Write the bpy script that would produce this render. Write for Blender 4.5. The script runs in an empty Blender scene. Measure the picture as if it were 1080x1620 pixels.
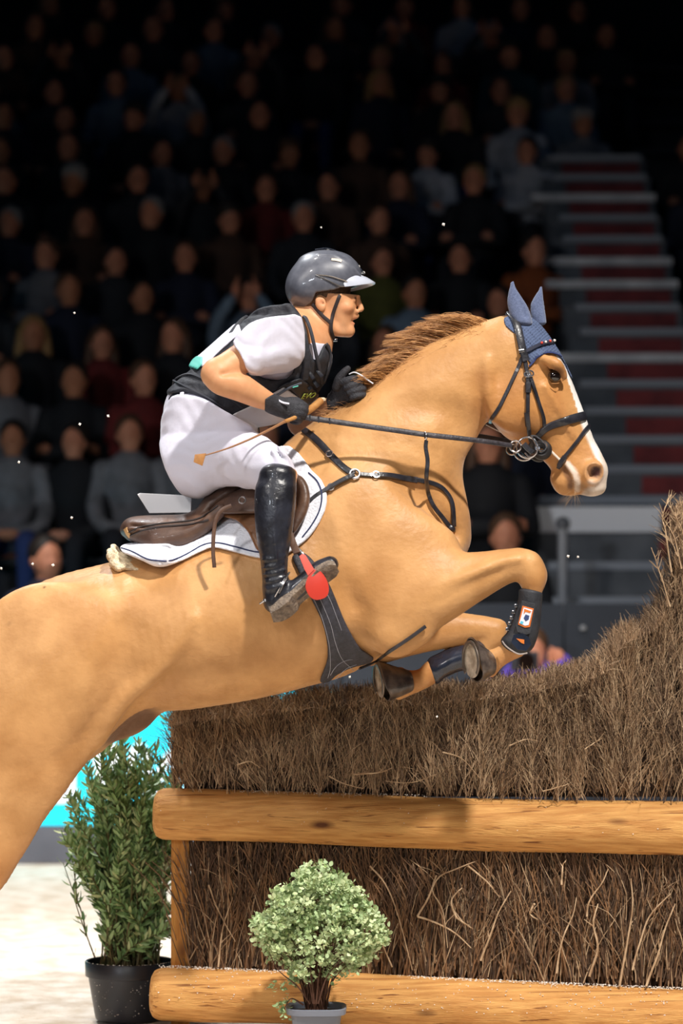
import bpy, math, random
import numpy as np
from mathutils import Vector, Matrix
from mathutils.bvhtree import BVHTree

random.seed(7)
rng = np.random.default_rng(7)
S = bpy.context.scene
COL = S.collection

# ------------------------------------------------------------------ camera, world, lights, exposure
CAM_Y, CAM_Z, FPX = -9.0, 1.45, 4500.0
PITCH = math.atan(130 / FPX)
cam_data = bpy.data.cameras.new('camera')
cam = bpy.data.objects.new('camera', cam_data); COL.objects.link(cam)
cam.location = (0, CAM_Y, CAM_Z)
cam.rotation_euler = (math.pi / 2 + PITCH, 0, 0)
cam_data.sensor_fit = 'HORIZONTAL'
cam_data.sensor_width = 24.0
cam_data.lens = FPX / 1080 * 24.0
cam_data.clip_end = 200
cam_data.dof.use_dof = True
cam_data.dof.focus_distance = 8.9
cam_data.dof.aperture_fstop = 2.0
S.camera = cam

world = bpy.data.worlds.new('arena_world'); S.world = world
world.use_nodes = True
world.node_tree.nodes['Background'].inputs[0].default_value = (0.010, 0.020, 0.035, 1)
world.node_tree.nodes['Background'].inputs[1].default_value = 0.4

def spot(name, loc, aim, watt, deg, col, rad=0.25, blend=0.5):
    d = bpy.data.lights.new(name, 'SPOT'); d.energy = watt; d.color = col
    d.spot_size = math.radians(deg); d.spot_blend = blend; d.shadow_soft_size = rad
    o = bpy.data.objects.new(name, d); COL.objects.link(o); o.location = loc
    o.rotation_euler = (Vector(aim) - Vector(loc)).to_track_quat('-Z', 'Y').to_euler()
    return o
spot('arena_and_fill_spot', (3.2, -6.0, 10.5), (0, 0.4, 0.8), 7300, 46, (1.0, 0.95, 0.88), 0.28)
spot('arena_and_fill_spot', (-6.0, -6.5, 9.0), (-0.3, 0.6, 0.9), 1600, 46, (1.0, 0.96, 0.92), 0.5)  # weak fill added from the left
spot('arena_and_fill_spot', (-1.0, -16.0, 6.5), (0.2, 0.3, 1.1), 1150, 26, (1.0, 0.95, 0.9), 0.9)  # front fill added behind the camera to lift the shaded side
spot('arena_and_fill_spot', (-4.0, 5.5, 10.5), (0, 0.2, 1.0), 2600, 44, (0.92, 0.96, 1.0), 0.4)
spot('stand_fill_spot', (-7.0, -14.0, 5.0), (0.3, 9.0, 0.6), 2300, 25, (0.86, 0.92, 1.0), 0.6, 1.0)  # added lamp that brightens the crowd from the front
spot('arena_and_fill_spot', (-3.0, 1.0, 12.0), (-2.2, 3.6, 0.0), 5200, 50, (1.0, 0.96, 0.9), 0.6, .8)  # added lamp that brightens the sand the other cones miss
S.view_settings.view_transform = 'Standard'
S.view_settings.look = 'None'
S.view_settings.gamma = 1.0
S.view_settings.use_curve_mapping = False
S.view_settings.exposure = 0.0
try:
    S.cycles.use_denoising = True
    S.cycles.max_bounces = 6
except Exception:
    pass

# ------------------------------------------------------------------ helpers: points
_c, _s = math.cos(PITCH), math.sin(PITCH)
def W(px, py, Y=0.0):
    """point of the plane at depth Y (world) seen at a pixel of the photograph"""
    rx, ry = (px - 540) / FPX, (810 - py) / FPX
    t = (Y - CAM_Y) / (_c - ry * _s)
    return np.array([t * rx, Y, CAM_Z + t * (_s + ry * _c)])
def V(*a): return np.array(a, float)
def unit(v):
    v = np.asarray(v, float); return v / max(1e-9, np.linalg.norm(v))
def cat(P, n, closed=False):
    """Catmull-Rom through rows of P"""
    P = np.asarray(P, float); m = len(P)
    if m < 3 and not closed:
        t = np.linspace(0, 1, n)[:, None]; return P[0] * (1 - t) + P[-1] * t
    u = np.linspace(0, m if closed else m - 1, n, endpoint=not closed)
    i = np.minimum(u.astype(int), (m - 1) if closed else (m - 2)); f = (u - i)[:, None]
    def g(k):
        return P[k % m] if closed else None
    if closed: p0, p1, p2, p3 = P[(i-1) % m], P[i % m], P[(i+1) % m], P[(i+2) % m]
    else:
        Q = np.vstack([2*P[0]-P[1], P, 2*P[-1]-P[-2]])
        p0, p1, p2, p3 = Q[i], Q[i+1], Q[i+2], Q[i+3]
    return 0.5*((2*p1)+(-p0+p2)*f+(2*p0-5*p1+4*p2-p3)*f*f+(-p0+3*p1-3*p2+p3)*f**3)

# ------------------------------------------------------------------ helpers: materials
def lin(r, g, b):
    f = lambda c: (c/255)/12.92 if c/255 <= .04045 else ((c/255+.055)/1.055)**2.4
    return (f(r), f(g), f(b), 1)
MATS = {}
def mat(name, rgb, rough=.6, var=None, scale=20, metal=0, bump=0, bscale=60, stretch=(1,1,1), spec=.5, emit=None, sheen=0, attr=False, detail=4, coat=0, rot=(0,0,0), coord='Object'):
    """principled material with a noise mix of two colours and a noise bump"""
    if name in MATS: return MATS[name]
    m = bpy.data.materials.new(name); m.use_nodes = True; MATS[name] = m
    nt = m.node_tree; N = nt.nodes; L = nt.links; b = N['Principled BSDF']
    c = rgb if len(rgb) == 4 else lin(*rgb)
    b.inputs['Base Color'].default_value = c
    b.inputs['Roughness'].default_value = rough
    b.inputs['Metallic'].default_value = metal
    b.inputs['Specular IOR Level'].default_value = spec
    b.inputs['Sheen Weight'].default_value = sheen
    b.inputs['Coat Weight'].default_value = coat
    m.diffuse_color = c
    tc = N.new('ShaderNodeTexCoord'); mp = N.new('ShaderNodeMapping')
    mp.inputs['Scale'].default_value = stretch; mp.inputs['Rotation'].default_value = rot
    L.new(tc.outputs[coord], mp.inputs[0])
    if attr:
        at = N.new('ShaderNodeAttribute'); at.attribute_name = 'coat'
        src = at.outputs['Color']
    else: src = None
    if var is not None:
        v = var if len(var) == 4 else lin(*var)
        nz = N.new('ShaderNodeTexNoise'); nz.inputs['Scale'].default_value = scale; nz.inputs['Detail'].default_value = detail
        L.new(mp.outputs[0], nz.inputs['Vector'])
        rp = N.new('ShaderNodeMapRange'); rp.inputs[1].default_value = .35; rp.inputs[2].default_value = .65
        L.new(nz.outputs['Fac'], rp.inputs[0])
        mx = N.new('ShaderNodeMix'); mx.data_type = 'RGBA'
        mx.inputs[6].default_value = c; mx.inputs[7].default_value = v
        if src is not None:
            mx.blend_type = 'MULTIPLY'; mx.inputs[7].default_value = v; L.new(src, mx.inputs[6])
        L.new(rp.outputs[0], mx.inputs[0]); src = mx.outputs[2]
    if src is not None: L.new(src, b.inputs['Base Color'])
    if bump:
        nb = N.new('ShaderNodeTexNoise'); nb.inputs['Scale'].default_value = bscale; nb.inputs['Detail'].default_value = 5
        L.new(mp.outputs[0], nb.inputs['Vector'])
        bp = N.new('ShaderNodeBump'); bp.inputs['Strength'].default_value = bump; bp.inputs['Distance'].default_value = .01
        L.new(nb.outputs['Fac'], bp.inputs['Height']); L.new(bp.outputs[0], b.inputs['Normal'])
    if emit:
        b.inputs['Emission Color'].default_value = c; b.inputs['Emission Strength'].default_value = emit
    return m

# ------------------------------------------------------------------ helpers: objects
def tag(o, label=None, cat_=None, group=None, kind=None):
    if label: o['label'] = label
    if cat_: o['category'] = cat_
    if group: o['group'] = group
    if kind: o['kind'] = kind
    return o
def empty(name, loc, label=None, cat_=None, group=None, kind=None):
    o = bpy.data.objects.new(name, None); COL.objects.link(o); o.location = Vector(loc)
    o.empty_display_size = .05
    return tag(o, label, cat_, group, kind)
def to_mesh(name, v, f, smooth=True, tri=None):
    """mesh from numpy arrays: f is an (n,k) array or a list of index tuples"""
    me = bpy.data.meshes.new(name)
    v = np.asarray(v, np.float32)
    if isinstance(f, np.ndarray) and f.ndim == 2:
        n, k = f.shape
        me.vertices.add(len(v)); me.vertices.foreach_set('co', v.ravel())
        me.loops.add(n*k); me.loops.foreach_set('vertex_index', f.astype(np.int32).ravel())
        me.polygons.add(n); me.polygons.foreach_set('loop_start', np.arange(0, n*k, k, dtype=np.int32))
        me.update(calc_edges=True); me.validate()
    else:
        me.from_pydata([tuple(map(float, x)) for x in v], [], [tuple(int(i) for i in x) for x in f]); me.update()
    me.polygons.foreach_set('use_smooth', np.full(len(me.polygons), smooth, bool))
    return me
def place(name, me, m, parent=None, at=None, slot=False):
    """link a world-space mesh as an object; its origin moves to `at` (default: parent's)"""
    if m is not None and not me.materials: me.materials.append(m)
    o = bpy.data.objects.new(name, me); COL.objects.link(o)
    if parent is not None:
        o.parent = parent
        w = Vector((0, 0, 0)); p = parent
        while p is not None: w += p.location; p = p.parent
        me.transform(Matrix.Translation(-w))
    elif at is not None:
        me.transform(Matrix.Translation(-Vector(at))); o.location = Vector(at)
    return o
class MB:
    """collects simple shapes into one mesh (world space)"""
    def __init__(s): s.v = []; s.f = []; s.n = 0
    def add(s, v, f):
        s.v.extend([tuple(x) for x in v]); s.f.extend([tuple(i + s.n for i in q) for q in f]); s.n += len(v)
        return s
    def box(s, lo, hi, R=None, c=None):
        lo = np.minimum(lo, hi) if False else np.asarray(lo, float); hi = np.asarray(hi, float)
        v = np.array([[(lo, hi)[i][0], (lo, hi)[j][1], (lo, hi)[k][2]] for i in (0, 1) for j in (0, 1) for k in (0, 1)])
        if R is not None: v = v @ np.asarray(R).T
        if c is not None: v = v + np.asarray(c)
        return s.add(v, [(0,1,3,2),(4,6,7,5),(0,4,5,1),(2,3,7,6),(0,2,6,4),(1,5,7,3)])
    def tube(s, P, r, k=8, caps=True, flat=1.0, up=None):
        P = np.asarray(P, float); n = len(P)
        r = np.broadcast_to(np.asarray(r, float), (n,))
        T = np.gradient(P, axis=0); T /= np.linalg.norm(T, axis=1)[:, None] + 1e-9
        u = np.asarray(up if up is not None else (0, 0, 1.0), float)
        if abs(T[0] @ unit(u)) > .95: u = V(1, 0, 0)
        v = []
        for i in range(n):
            a = unit(u - T[i]*(u @ T[i])); b = np.cross(T[i], a)
            if up is None: u = a
            for j in range(k):
                t = 2*math.pi*j/k
                v.append(P[i] + r[i]*(math.cos(t)*a*flat + math.sin(t)*b))
        f = [(i*k+j, i*k+(j+1) % k, (i+1)*k+(j+1) % k, (i+1)*k+j) for i in range(n-1) for j in range(k)]
        if caps: f += [tuple(reversed(range(k))), tuple(range((n-1)*k, n*k))]
        return s.add(v, f)
    def ring(s, c, n, R, r, k=20, q=6, sx=1.0, u=None):
        n = unit(n); a = unit(np.cross(n, (0, 1, 0.1)) if u is None else u); b = np.cross(n, a)
        v = []; f = []
        for i in range(k):
            t = 2*math.pi*i/k; d = math.cos(t)*a*sx + math.sin(t)*b
            for j in range(q):
                p = 2*math.pi*j/q
                v.append(np.asarray(c) + d*R + (unit(d)*math.cos(p) + n*math.sin(p))*r)
        for i in range(k):
            for j in range(q):
                f.append((i*q+j, ((i+1) % k)*q+j, ((i+1) % k)*q+(j+1) % q, i*q+(j+1) % q))
        return s.add(v, f)
    def lathe(s, prof, c=(0, 0, 0), k=24, ax=2):
        v = []; m = len(prof)
        for i in range(k):
            t = 2*math.pi*i/k
            for (r, z) in prof: v.append((c[0]+r*math.cos(t), c[1]+r*math.sin(t), c[2]+z))
        f = [(i*m+j, ((i+1) % k)*m+j, ((i+1) % k)*m+j+1, i*m+j+1) for i in range(k) for j in range(m-1)]
        f += [tuple(i*m for i in reversed(range(k))), tuple(i*m+m-1 for i in range(k))]
        return s.add(v, f)
    def strap(s, P, Nn, w, t):
        """flat strap along P, lying on a surface with normals Nn; width w, thickness t, rounded edge"""
        P = np.asarray(P, float); Nn = np.asarray(Nn, float); n = len(P)
        w = np.broadcast_to(np.asarray(w, float), (n,))
        T = np.gradient(P, axis=0)
        sec = [(-.5, .0), (-.5, .6), (-.36, 1.0), (.36, 1.0), (.5, .6), (.5, .0)]
        v = []; k = len(sec)
        for i in range(n):
            tt = unit(T[i]); nn = unit(Nn[i] - tt*(Nn[i] @ tt)); b = np.cross(tt, nn)
            for (x, y) in sec: v.append(P[i] + b*x*w[i] + nn*y*t)
        f = [(i*k+j, i*k+(j+1) % k, (i+1)*k+(j+1) % k, (i+1)*k+j) for i in range(n-1) for j in range(k)]
        f += [tuple(reversed(range(k))), tuple(range((n-1)*k, n*k))]
        return s.add(v, f)
    def prism(s, poly, axis_vec):
        """closed 3D polygon extruded by axis_vec"""
        poly = np.asarray(poly, float); n = len(poly); a = np.asarray(axis_vec, float)
        v = list(poly) + list(poly + a)
        f = [tuple(reversed(range(n))), tuple(range(n, 2*n))] + [(i, (i+1) % n, n+(i+1) % n, n+i) for i in range(n)]
        return s.add(v, f)
    def build(s, name, m, parent=None, at=None, smooth=True, bevel=0, recalc=True):
        import bmesh
        me = to_mesh(name, np.array(s.v), s.f, smooth)
        if recalc or bevel:
            bm = bmesh.new(); bm.from_mesh(me)
            if bevel: bmesh.ops.bevel(bm, geom=bm.edges[:], offset=bevel, segments=2, affect='EDGES', profile=.6)
            bmesh.ops.recalc_face_normals(bm, faces=bm.faces[:]); bm.to_mesh(me); bm.free()
            me.polygons.foreach_set('use_smooth', np.full(len(me.polygons), smooth, bool))
        if smooth: 
            try: me.set_sharp_from_angle(angle=math.radians(45))
            except Exception: pass
        return place(name, me, m, parent, at)

# ------------------------------------------------------------------ helpers: distance fields meshed by surface nets
class Field:
    def __init__(s, lo, hi, h):
        s.h = h; s.lo = np.asarray(lo, float)
        n = np.ceil((np.asarray(hi) - s.lo)/h).astype(int) + 1
        s.ax = [s.lo[i] + h*np.arange(n[i]) for i in range(3)]
        s.F = np.full(tuple(n), 1.0, np.float32)
    def box(s, lo, hi):
        sl = []
        for i in range(3):
            a = int(max(0, math.floor((lo[i]-s.lo[i])/s.h))); b = int(min(len(s.ax[i]), math.ceil((hi[i]-s.lo[i])/s.h)+1))
            if b <= a: return None
            sl.append(slice(a, b))
        return tuple(sl)
    def grid(s, sl):
        x, y, z = [s.ax[i][sl[i]].astype(np.float32) for i in range(3)]
        return x[:, None, None], y[None, :, None], z[None, None, :]
    def mix(s, sl, G, k, sub=False):
        A = s.F[sl]
        if sub:
            G = -G; kk = max(k, 1e-6); hh = np.maximum(kk - np.abs(A-G), 0)/kk
            s.F[sl] = np.maximum(A, G) + hh*hh*kk*.25
        else:
            kk = max(k, 1e-6); hh = np.maximum(kk - np.abs(A-G), 0)/kk
            s.F[sl] = np.minimum(A, G) - hh*hh*kk*.25
    @staticmethod
    def ell_sdf(x, y, z, C, A, B, T, a, b, c):
        dx, dy, dz = x-C[0], y-C[1], z-C[2]
        pa = dx*A[0]+dy*A[1]+dz*A[2]; pb = dx*B[0]+dy*B[1]+dz*B[2]; pc = dx*T[0]+dy*T[1]+dz*T[2]
        k0 = np.sqrt((pa/a)**2+(pb/b)**2+(pc/c)**2)
        k1 = np.sqrt((pa/a**2)**2+(pb/b**2)**2+(pc/c**2)**2)+1e-6
        return (k0*(k0-1)/k1).astype(np.float32)
    def ell(s, C, r, k=.02, R=None, sub=False):
        C = np.asarray(C, float); r = np.asarray(r, float)
        R = np.eye(3) if R is None else np.asarray(R, float)
        m = max(r)+k+2*s.h
        sl = s.box(C-m, C+m)
        if sl is None: return
        x, y, z = s.grid(sl)
        G = s.ell_sdf(x, y, z, C, R[0], R[1], R[2], r[0], r[1], r[2])
        s.mix(sl, G, k, sub)
    def cap(s, p, q, r1, r2, k=.02, sub=False):
        p, q = np.asarray(p, float), np.asarray(q, float); m = max(r1, r2)+k+2*s.h
        sl = s.box(np.minimum(p, q)-m, np.maximum(p, q)+m)
        if sl is None: return
        x, y, z = s.grid(sl); d = q-p; dd = max(d @ d, 1e-9)
        t = np.clip(((x-p[0])*d[0]+(y-p[1])*d[1]+(z-p[2])*d[2])/dd, 0, 1)
        G = np.sqrt((x-p[0]-t*d[0])**2+(y-p[1]-t*d[1])**2+(z-p[2]-t*d[2])**2)-(r1+(r2-r1)*t)
        s.mix(sl, G.astype(np.float32), k, sub)
    def line(s, P, r, k=.02, sub=False, n=None):
        P = cat(P, n or (len(P)*4)) if len(P) > 2 else np.asarray(P, float)
        r = np.interp(np.linspace(0, 1, len(P)), np.linspace(0, 1, len(np.atleast_1d(r))), np.atleast_1d(r))
        pad = r.max()+k+2*s.h
        sl = s.box(P.min(0)-pad, P.max(0)+pad)
        if sl is None: return
        x, y, z = s.grid(sl); G = None
        for i in range(len(P)-1):
            p = P[i]; d = P[i+1]-p; dd = max(d @ d, 1e-9)
            t = np.clip(((x-p[0])*d[0]+(y-p[1])*d[1]+(z-p[2])*d[2])/dd, 0, 1)
            g = np.sqrt((x-p[0]-t*d[0])**2+(y-p[1]-t*d[1])**2+(z-p[2]-t*d[2])**2)-(r[i]+(r[i+1]-r[i])*t)
            G = g if G is None else np.minimum(G, g)
        s.mix(sl, G.astype(np.float32), k, sub)
    def chain(s, st, k=.03, n=40, tk=.45, side=None, sub=False):
        """st rows: px1,py1,px2,py2,Y,halfwidth : two silhouette points in the plane Y"""
        rows = []
        for (x1, y1, x2, y2, Y, hw) in st:
            rows.append(np.concatenate([W(x1, y1, Y), W(x2, y2, Y), [hw]]))
        Q = cat(rows, n)
        P1, P2, b = Q[:, :3], Q[:, 3:6], Q[:, 6]
        C = (P1+P2)/2; A = (P1-P2)/2
        sp = np.linalg.norm(np.diff(C, axis=0), axis=1).max()
        pad = max(np.linalg.norm(A, axis=1).max(), b.max())+k+2*s.h
        sl = s.box(C.min(0)-pad, C.max(0)+pad)
        if sl is None: return
        G = np.full(s.F[sl].shape, 1.0, np.float32)
        off = [q.start for q in sl]
        for i in range(n):
            a = np.linalg.norm(A[i]); Ai = A[i]/a
            B = V(0, 1, 0) if side is None else unit(side)
            B = unit(B - Ai*(B @ Ai)); T = np.cross(Ai, B)
            c = max(tk*min(a, b[i]), sp*1.6)
            m = max(a, b[i], c)+.03
            ex = np.abs(Ai)*a+np.abs(B)*b[i]+np.abs(T)*c + .04+k*.6
            s2 = s.box(C[i]-ex, C[i]+ex)
            if s2 is None: continue
            s2 = tuple(slice(max(q.start, p.start), min(q.stop, p.stop)) for q, p in zip(s2, sl))
            if any(q.stop <= q.start for q in s2): continue
            x, y, z = s.grid(s2)
            g = s.ell_sdf(x, y, z, C[i], Ai, B, T, a, b[i], c)
            s3 = tuple(slice(q.start-o, q.stop-o) for q, o in zip(s2, off))
            G[s3] = np.minimum(G[s3], g)
        s.mix(sl, G, k, sub)
    def sample(s, other):
        """values of field s on the grid of `other`"""
        F = s.F
        for ax in range(3):
            u = np.clip((other.ax[ax]-s.lo[ax])/s.h, 0, F.shape[ax]-1.001)
            i = u.astype(int); f = (u-i).astype(np.float32)
            sh = [1, 1, 1]; sh[ax] = -1; f = f.reshape(sh)
            F = np.take(F, i, ax)*(1-f)+np.take(F, i+1, ax)*f
        return F
    def at(s, P):
        """value at points"""
        u = (np.asarray(P)-s.lo)/s.h
        i = np.clip(u.astype(int), 0, np.array(s.F.shape)-2); f = np.clip(u-i, 0, 1)
        o = 0
        for a in (0, 1):
            for b in (0, 1):
                for c in (0, 1):
                    w = (f[:, 0] if a else 1-f[:, 0])*(f[:, 1] if b else 1-f[:, 1])*(f[:, 2] if c else 1-f[:, 2])
                    o = o + w*s.F[i[:, 0]+a, i[:, 1]+b, i[:, 2]+c]
        return o
    def mesh(s, name, smooth=1):
        F = s.F.copy(); F[0] = F[-1] = 1; F[:, 0] = F[:, -1] = 1; F[:, :, 0] = F[:, :, -1] = 1
        g = F < 0
        q = g.astype(np.int8)
        c = q[:-1, :-1, :-1]+q[1:, :-1, :-1]+q[:-1, 1:, :-1]+q[:-1, :-1, 1:]+q[1:, 1:, :-1]+q[1:, :-1, 1:]+q[:-1, 1:, 1:]+q[1:, 1:, 1:]
        act = (c > 0) & (c < 8)
        I, J, K = np.nonzero(act)
        idx = np.full(act.shape, -1, np.int32); idx[I, J, K] = np.arange(len(I))
        pos = np.zeros((len(I), 3)); cnt = np.zeros(len(I))
        crn = [(a, b, d) for a in (0, 1) for b in (0, 1) for d in (0, 1)]
        for p in crn:
            for ax in range(3):
                if p[ax]: continue
                r = list(p); r[ax] = 1
                fa = F[I+p[0], J+p[1], K+p[2]]; fb = F[I+r[0], J+r[1], K+r[2]]
                m = (fa < 0) != (fb < 0)
                t = np.where(m, fa/np.where(m, fa-fb, 1), 0)
                e = np.tile(np.array(p, float), (len(I), 1)); e[:, ax] += t
                pos += e*m[:, None]; cnt += m
        v = (pos/cnt[:, None]+np.stack([I, J, K], 1))*s.h+s.lo
        fs = []
        for ax in range(3):
            sa = [slice(1, -1)]*3; sb = [slice(1, -1)]*3
            sa[ax] = slice(0, -1); sb[ax] = slice(1, None)
            A, B = g[tuple(sa)], g[tuple(sb)]
            i, j, k = np.nonzero(A != B); inside = A[i, j, k]
            X = [i.copy(), j.copy(), k.copy()]
            for w in range(3):
                if w != ax: X[w] = X[w]+1
            u, w = [(1, 2), (2, 0), (0, 1)][ax]
            def cell(du, dw):
                Y = [X[0].copy(), X[1].copy(), X[2].copy()]; Y[u] -= du; Y[w] -= dw
                return idx[Y[0], Y[1], Y[2]]
            quad = np.stack([cell(1, 1), cell(0, 1), cell(0, 0), cell(1, 0)], 1)
            quad[~inside] = quad[~inside][:, ::-1]
            fs.append(quad)
        f = np.concatenate(fs)
        for _ in range(smooth):
            acc = np.zeros_like(v); n = np.zeros(len(v))
            for a in range(4):
                i, j = f[:, a], f[:, (a+1) % 4]
                for w in range(3): acc[:, w] += np.bincount(i, v[j, w], len(v)); acc[:, w] += np.bincount(j, v[i, w], len(v))
                n += np.bincount(i, minlength=len(v)); n += np.bincount(j, minlength=len(v))
            v = v*.5+.5*acc/np.maximum(n, 1)[:, None]
        return to_mesh(name, v, f)
def poly2d(fld, poly):
    """signed distance (negative inside) to an XZ polygon on the xz grid of fld"""
    x = fld.ax[0][:, None]; z = fld.ax[2][None, :]
    d = np.full((len(fld.ax[0]), len(fld.ax[2])), 1e9); ins = np.zeros(d.shape, bool)
    n = len(poly)
    for i in range(n):
        a, b = poly[i], poly[(i+1) % n]
        e0, e1 = b[0]-a[0], b[1]-a[1]
        w0, w1 = x-a[0], z-a[1]
        t = np.clip((w0*e0+w1*e1)/max(e0*e0+e1*e1, 1e-12), 0, 1)
        d = np.minimum(d, (w0-t*e0)**2+(w1-t*e1)**2)
        if a[1] != b[1]:
            c = ((a[1] > z) != (b[1] > z)) & (x < (b[0]-a[0])*(z-a[1])/(b[1]-a[1])+a[0])
            ins ^= c
    d = np.sqrt(d); return np.where(ins, -d, d).astype(np.float32)[:, None, :]
def pxpoly(pts, Y, smooth=0):
    P = np.array(pts, float)
    if smooth: P = cat(P, len(P)*smooth, closed=True)
    return [(W(a, b, Y)[0], W(a, b, Y)[2]) for a, b in P]
def cover(name, src, pts, Y, off, m, parent, h=.004, ylo=-1, yhi=1, depth=.012, smooth=0, rnd=.004, wr=0, it=1, extra=None, at=None):
    """cloth, leather or crochet lying on field src: its surface pushed out by off, cut to an outline"""
    poly = pxpoly(pts, Y, smooth)
    xs = [p[0] for p in poly]; zs = [p[1] for p in poly]
    pad = off+3*h+.005
    f = Field((min(xs)-pad, max(ylo, src.ax[1][0]), min(zs)-pad), (max(xs)+pad, min(yhi, src.ax[1][-1]), max(zs)+pad), h)
    B = src.sample(f)
    G = B-off
    if wr:
        x, y, z = f.grid((slice(None),)*3)
        G = G+wr*(np.sin(x*61+z*47+3*np.sin(y*31+z*20))*np.sin(z*83-x*23+2*np.sin(x*40))).astype(np.float32)
    P = poly2d(f, poly)
    k = rnd
    def smax(a, b):
        hh = np.maximum(k-np.abs(a-b), 0)/k; return np.maximum(a, b)+hh*hh*k*.25
    G = smax(G, np.broadcast_to(P, G.shape))
    if depth is not None: G = np.maximum(G, -(B+depth))
    y = f.ax[1][None, :, None]
    if ylo > -1: G = np.maximum(G, (ylo+2*h-y))
    if yhi < 1: G = np.maximum(G, (y-yhi+2*h))
    if extra is not None: G = extra(f, G)
    f.F = G.astype(np.float32)
    return place(name, f.mesh(name, it), m, parent, at)
#SECTION
# ------------------------------------------------------------------ ground and barrier (large structure)
M_sand = mat('pale_footing', (236, 226, 214), .95, (205, 186, 165), 9, bump=.8, bscale=45, detail=8)
g = MB(); nx = 60
xs = np.linspace(-16, 16, nx); ys = np.linspace(-10, 6.4, nx)
v = [(x, y, .012*math.sin(x*3.1+y*2.3)*math.sin(x*1.3-y*4.1)-.005) for y in ys for x in xs]
g.add(v, [(j*nx+i, j*nx+i+1, (j+1)*nx+i+1, (j+1)*nx+i) for j in range(nx-1) for i in range(nx-1)])
tag(g.build('floor', M_sand, recalc=False), kind='structure')

# ------------------------------------------------------------------ the horse
M_coat = mat('chestnut_coat', (205, 148, 88), .48, (226, 218, 205), 9, bump=.22, bscale=60, attr=True, sheen=.15, stretch=(1, 1, 1), spec=.35)
HF = Field((-2.15, -.44, .02), (1.0, .44, 2.40), .0078)
# trunk: back line and belly line of the photograph, croup off frame
HF.chain([(-175,1060,-180,1200,0,.10), (-130,1005,-135,1270,0,.22), (-60,975,-60,1300,0,.275), (0,960,10,1270,0,.29), (80,915,135,1205,0,.295),
          (175,889,220,1136,0,.30), (262,866,315,1121,0,.31), (345,832,405,1106,0,.315), (425,795,480,1088,0,.30),
          (500,765,560,1062,0,.265), (565,790,640,1000,0,.22), (620,800,690,930,0,.17)], .03, 70)
# withers and neck
HF.chain([(395,800,480,1000,0,.20), (440,715,560,980,0,.19), (488,672,640,955,0,.185), (545,638,712,868,0,.165), (600,598,716,800,0,.14), (655,556,726,742,0,.118),
          (708,528,752,692,0,.100), (755,510,772,650,0,.092), (800,503,790,610,0,.085), (826,505,815,600,0,.07)], .09, 60)
# head
HF.chain([(800,506,775,590,0,.075), (845,512,778,640,0,.09), (874,545,783,672,0,.095), (897,587,800,692,0,.088), (913,625,828,706,0,.072), (925,656,846,716,0,.058),
          (938,690,858,728,0,.052), (952,718,876,748,0,.052), (962,744,890,764,0,.052), (955,772,914,774,0,.040)], .04, 60)
for sy in (-1, 1):
    HF.ell(W(815,640,sy*.062), (.085,.040,.085), .035)                       # cheek
    HF.line([W(856,566,sy*.088), W(880,577,sy*.098), W(893,596,sy*.086)], [.014,.020,.012], .018)  # brow
    HF.line([W(862,612,sy*.09), W(886,650,sy*.070), W(905,690,sy*.056)], [.009,.011,.008], .012)   # cheek bone
    HF.line([W(852,620,sy*.102), W(862,645,sy*.092), W(872,672,sy*.076)], [.008,.010,.008], .014, sub=True)
    HF.line([W(893,612,sy*.084), W(904,640,sy*.070), W(914,668,sy*.058)], [.006,.008,.006], .012, sub=True)
    HF.line([W(905,715,sy*.054), W(920,722,sy*.056), W(928,734,sy*.056)], [.004,.006,.004], .010, sub=True)
    HF.ell(W(877,594,sy*.104), (.026,.016,.020), .008, sub=True)             # eye socket
    HF.line([W(866,583,sy*.094), W(877,581,sy*.0965), W(890,590,sy*.092)], [.004,.006,.004], .006) # upper lid
    HF.line([W(866,604,sy*.098), W(878,607,sy*.098), W(890,602,sy*.09)], [.003,.005,.003], .006)
    # nostril
    HF.ell(W(938,746,sy*.046), (.034,.018,.032), .02)
    HF.line([W(926,756,sy*.062), W(927,742,sy*.066), W(938,733,sy*.068), W(951,736,sy*.060)], [.005,.007,.008,.006], .008)
    HF.line([W(928,760,sy*.060), W(938,765,sy*.058), W(949,760,sy*.052)], [.004,.006,.004], .008)
    HF.ell(W(940,747,sy*.068), (.025,.018,.021), .008, sub=True)
    HF.ell(W(936,752,sy*.055), (.012,.018,.010), .008, sub=True)
# mouth: upper lip, lower lip, chin, line of the mouth
HF.ell(W(936,772,0), (.042,.044,.024), .02)
HF.ell(W(893,762,0), (.036,.040,.030), .02)
HF.line([W(905,776,-.0), W(890,772,0), W(880,757,0)], [.018,.022,.020], .02)
for sy in (-1, 1):
    HF.line([W(886,728,sy*.056), W(899,744,sy*.056), W(909,765,sy*.05), W(911,785,sy*.03)], [.004,.006,.006,.005], .006, sub=True)
    HF.line([W(894,732,sy*.050), W(906,750,sy*.05), W(913,768,sy*.042)], [.006,.007,.006], .008)
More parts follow.
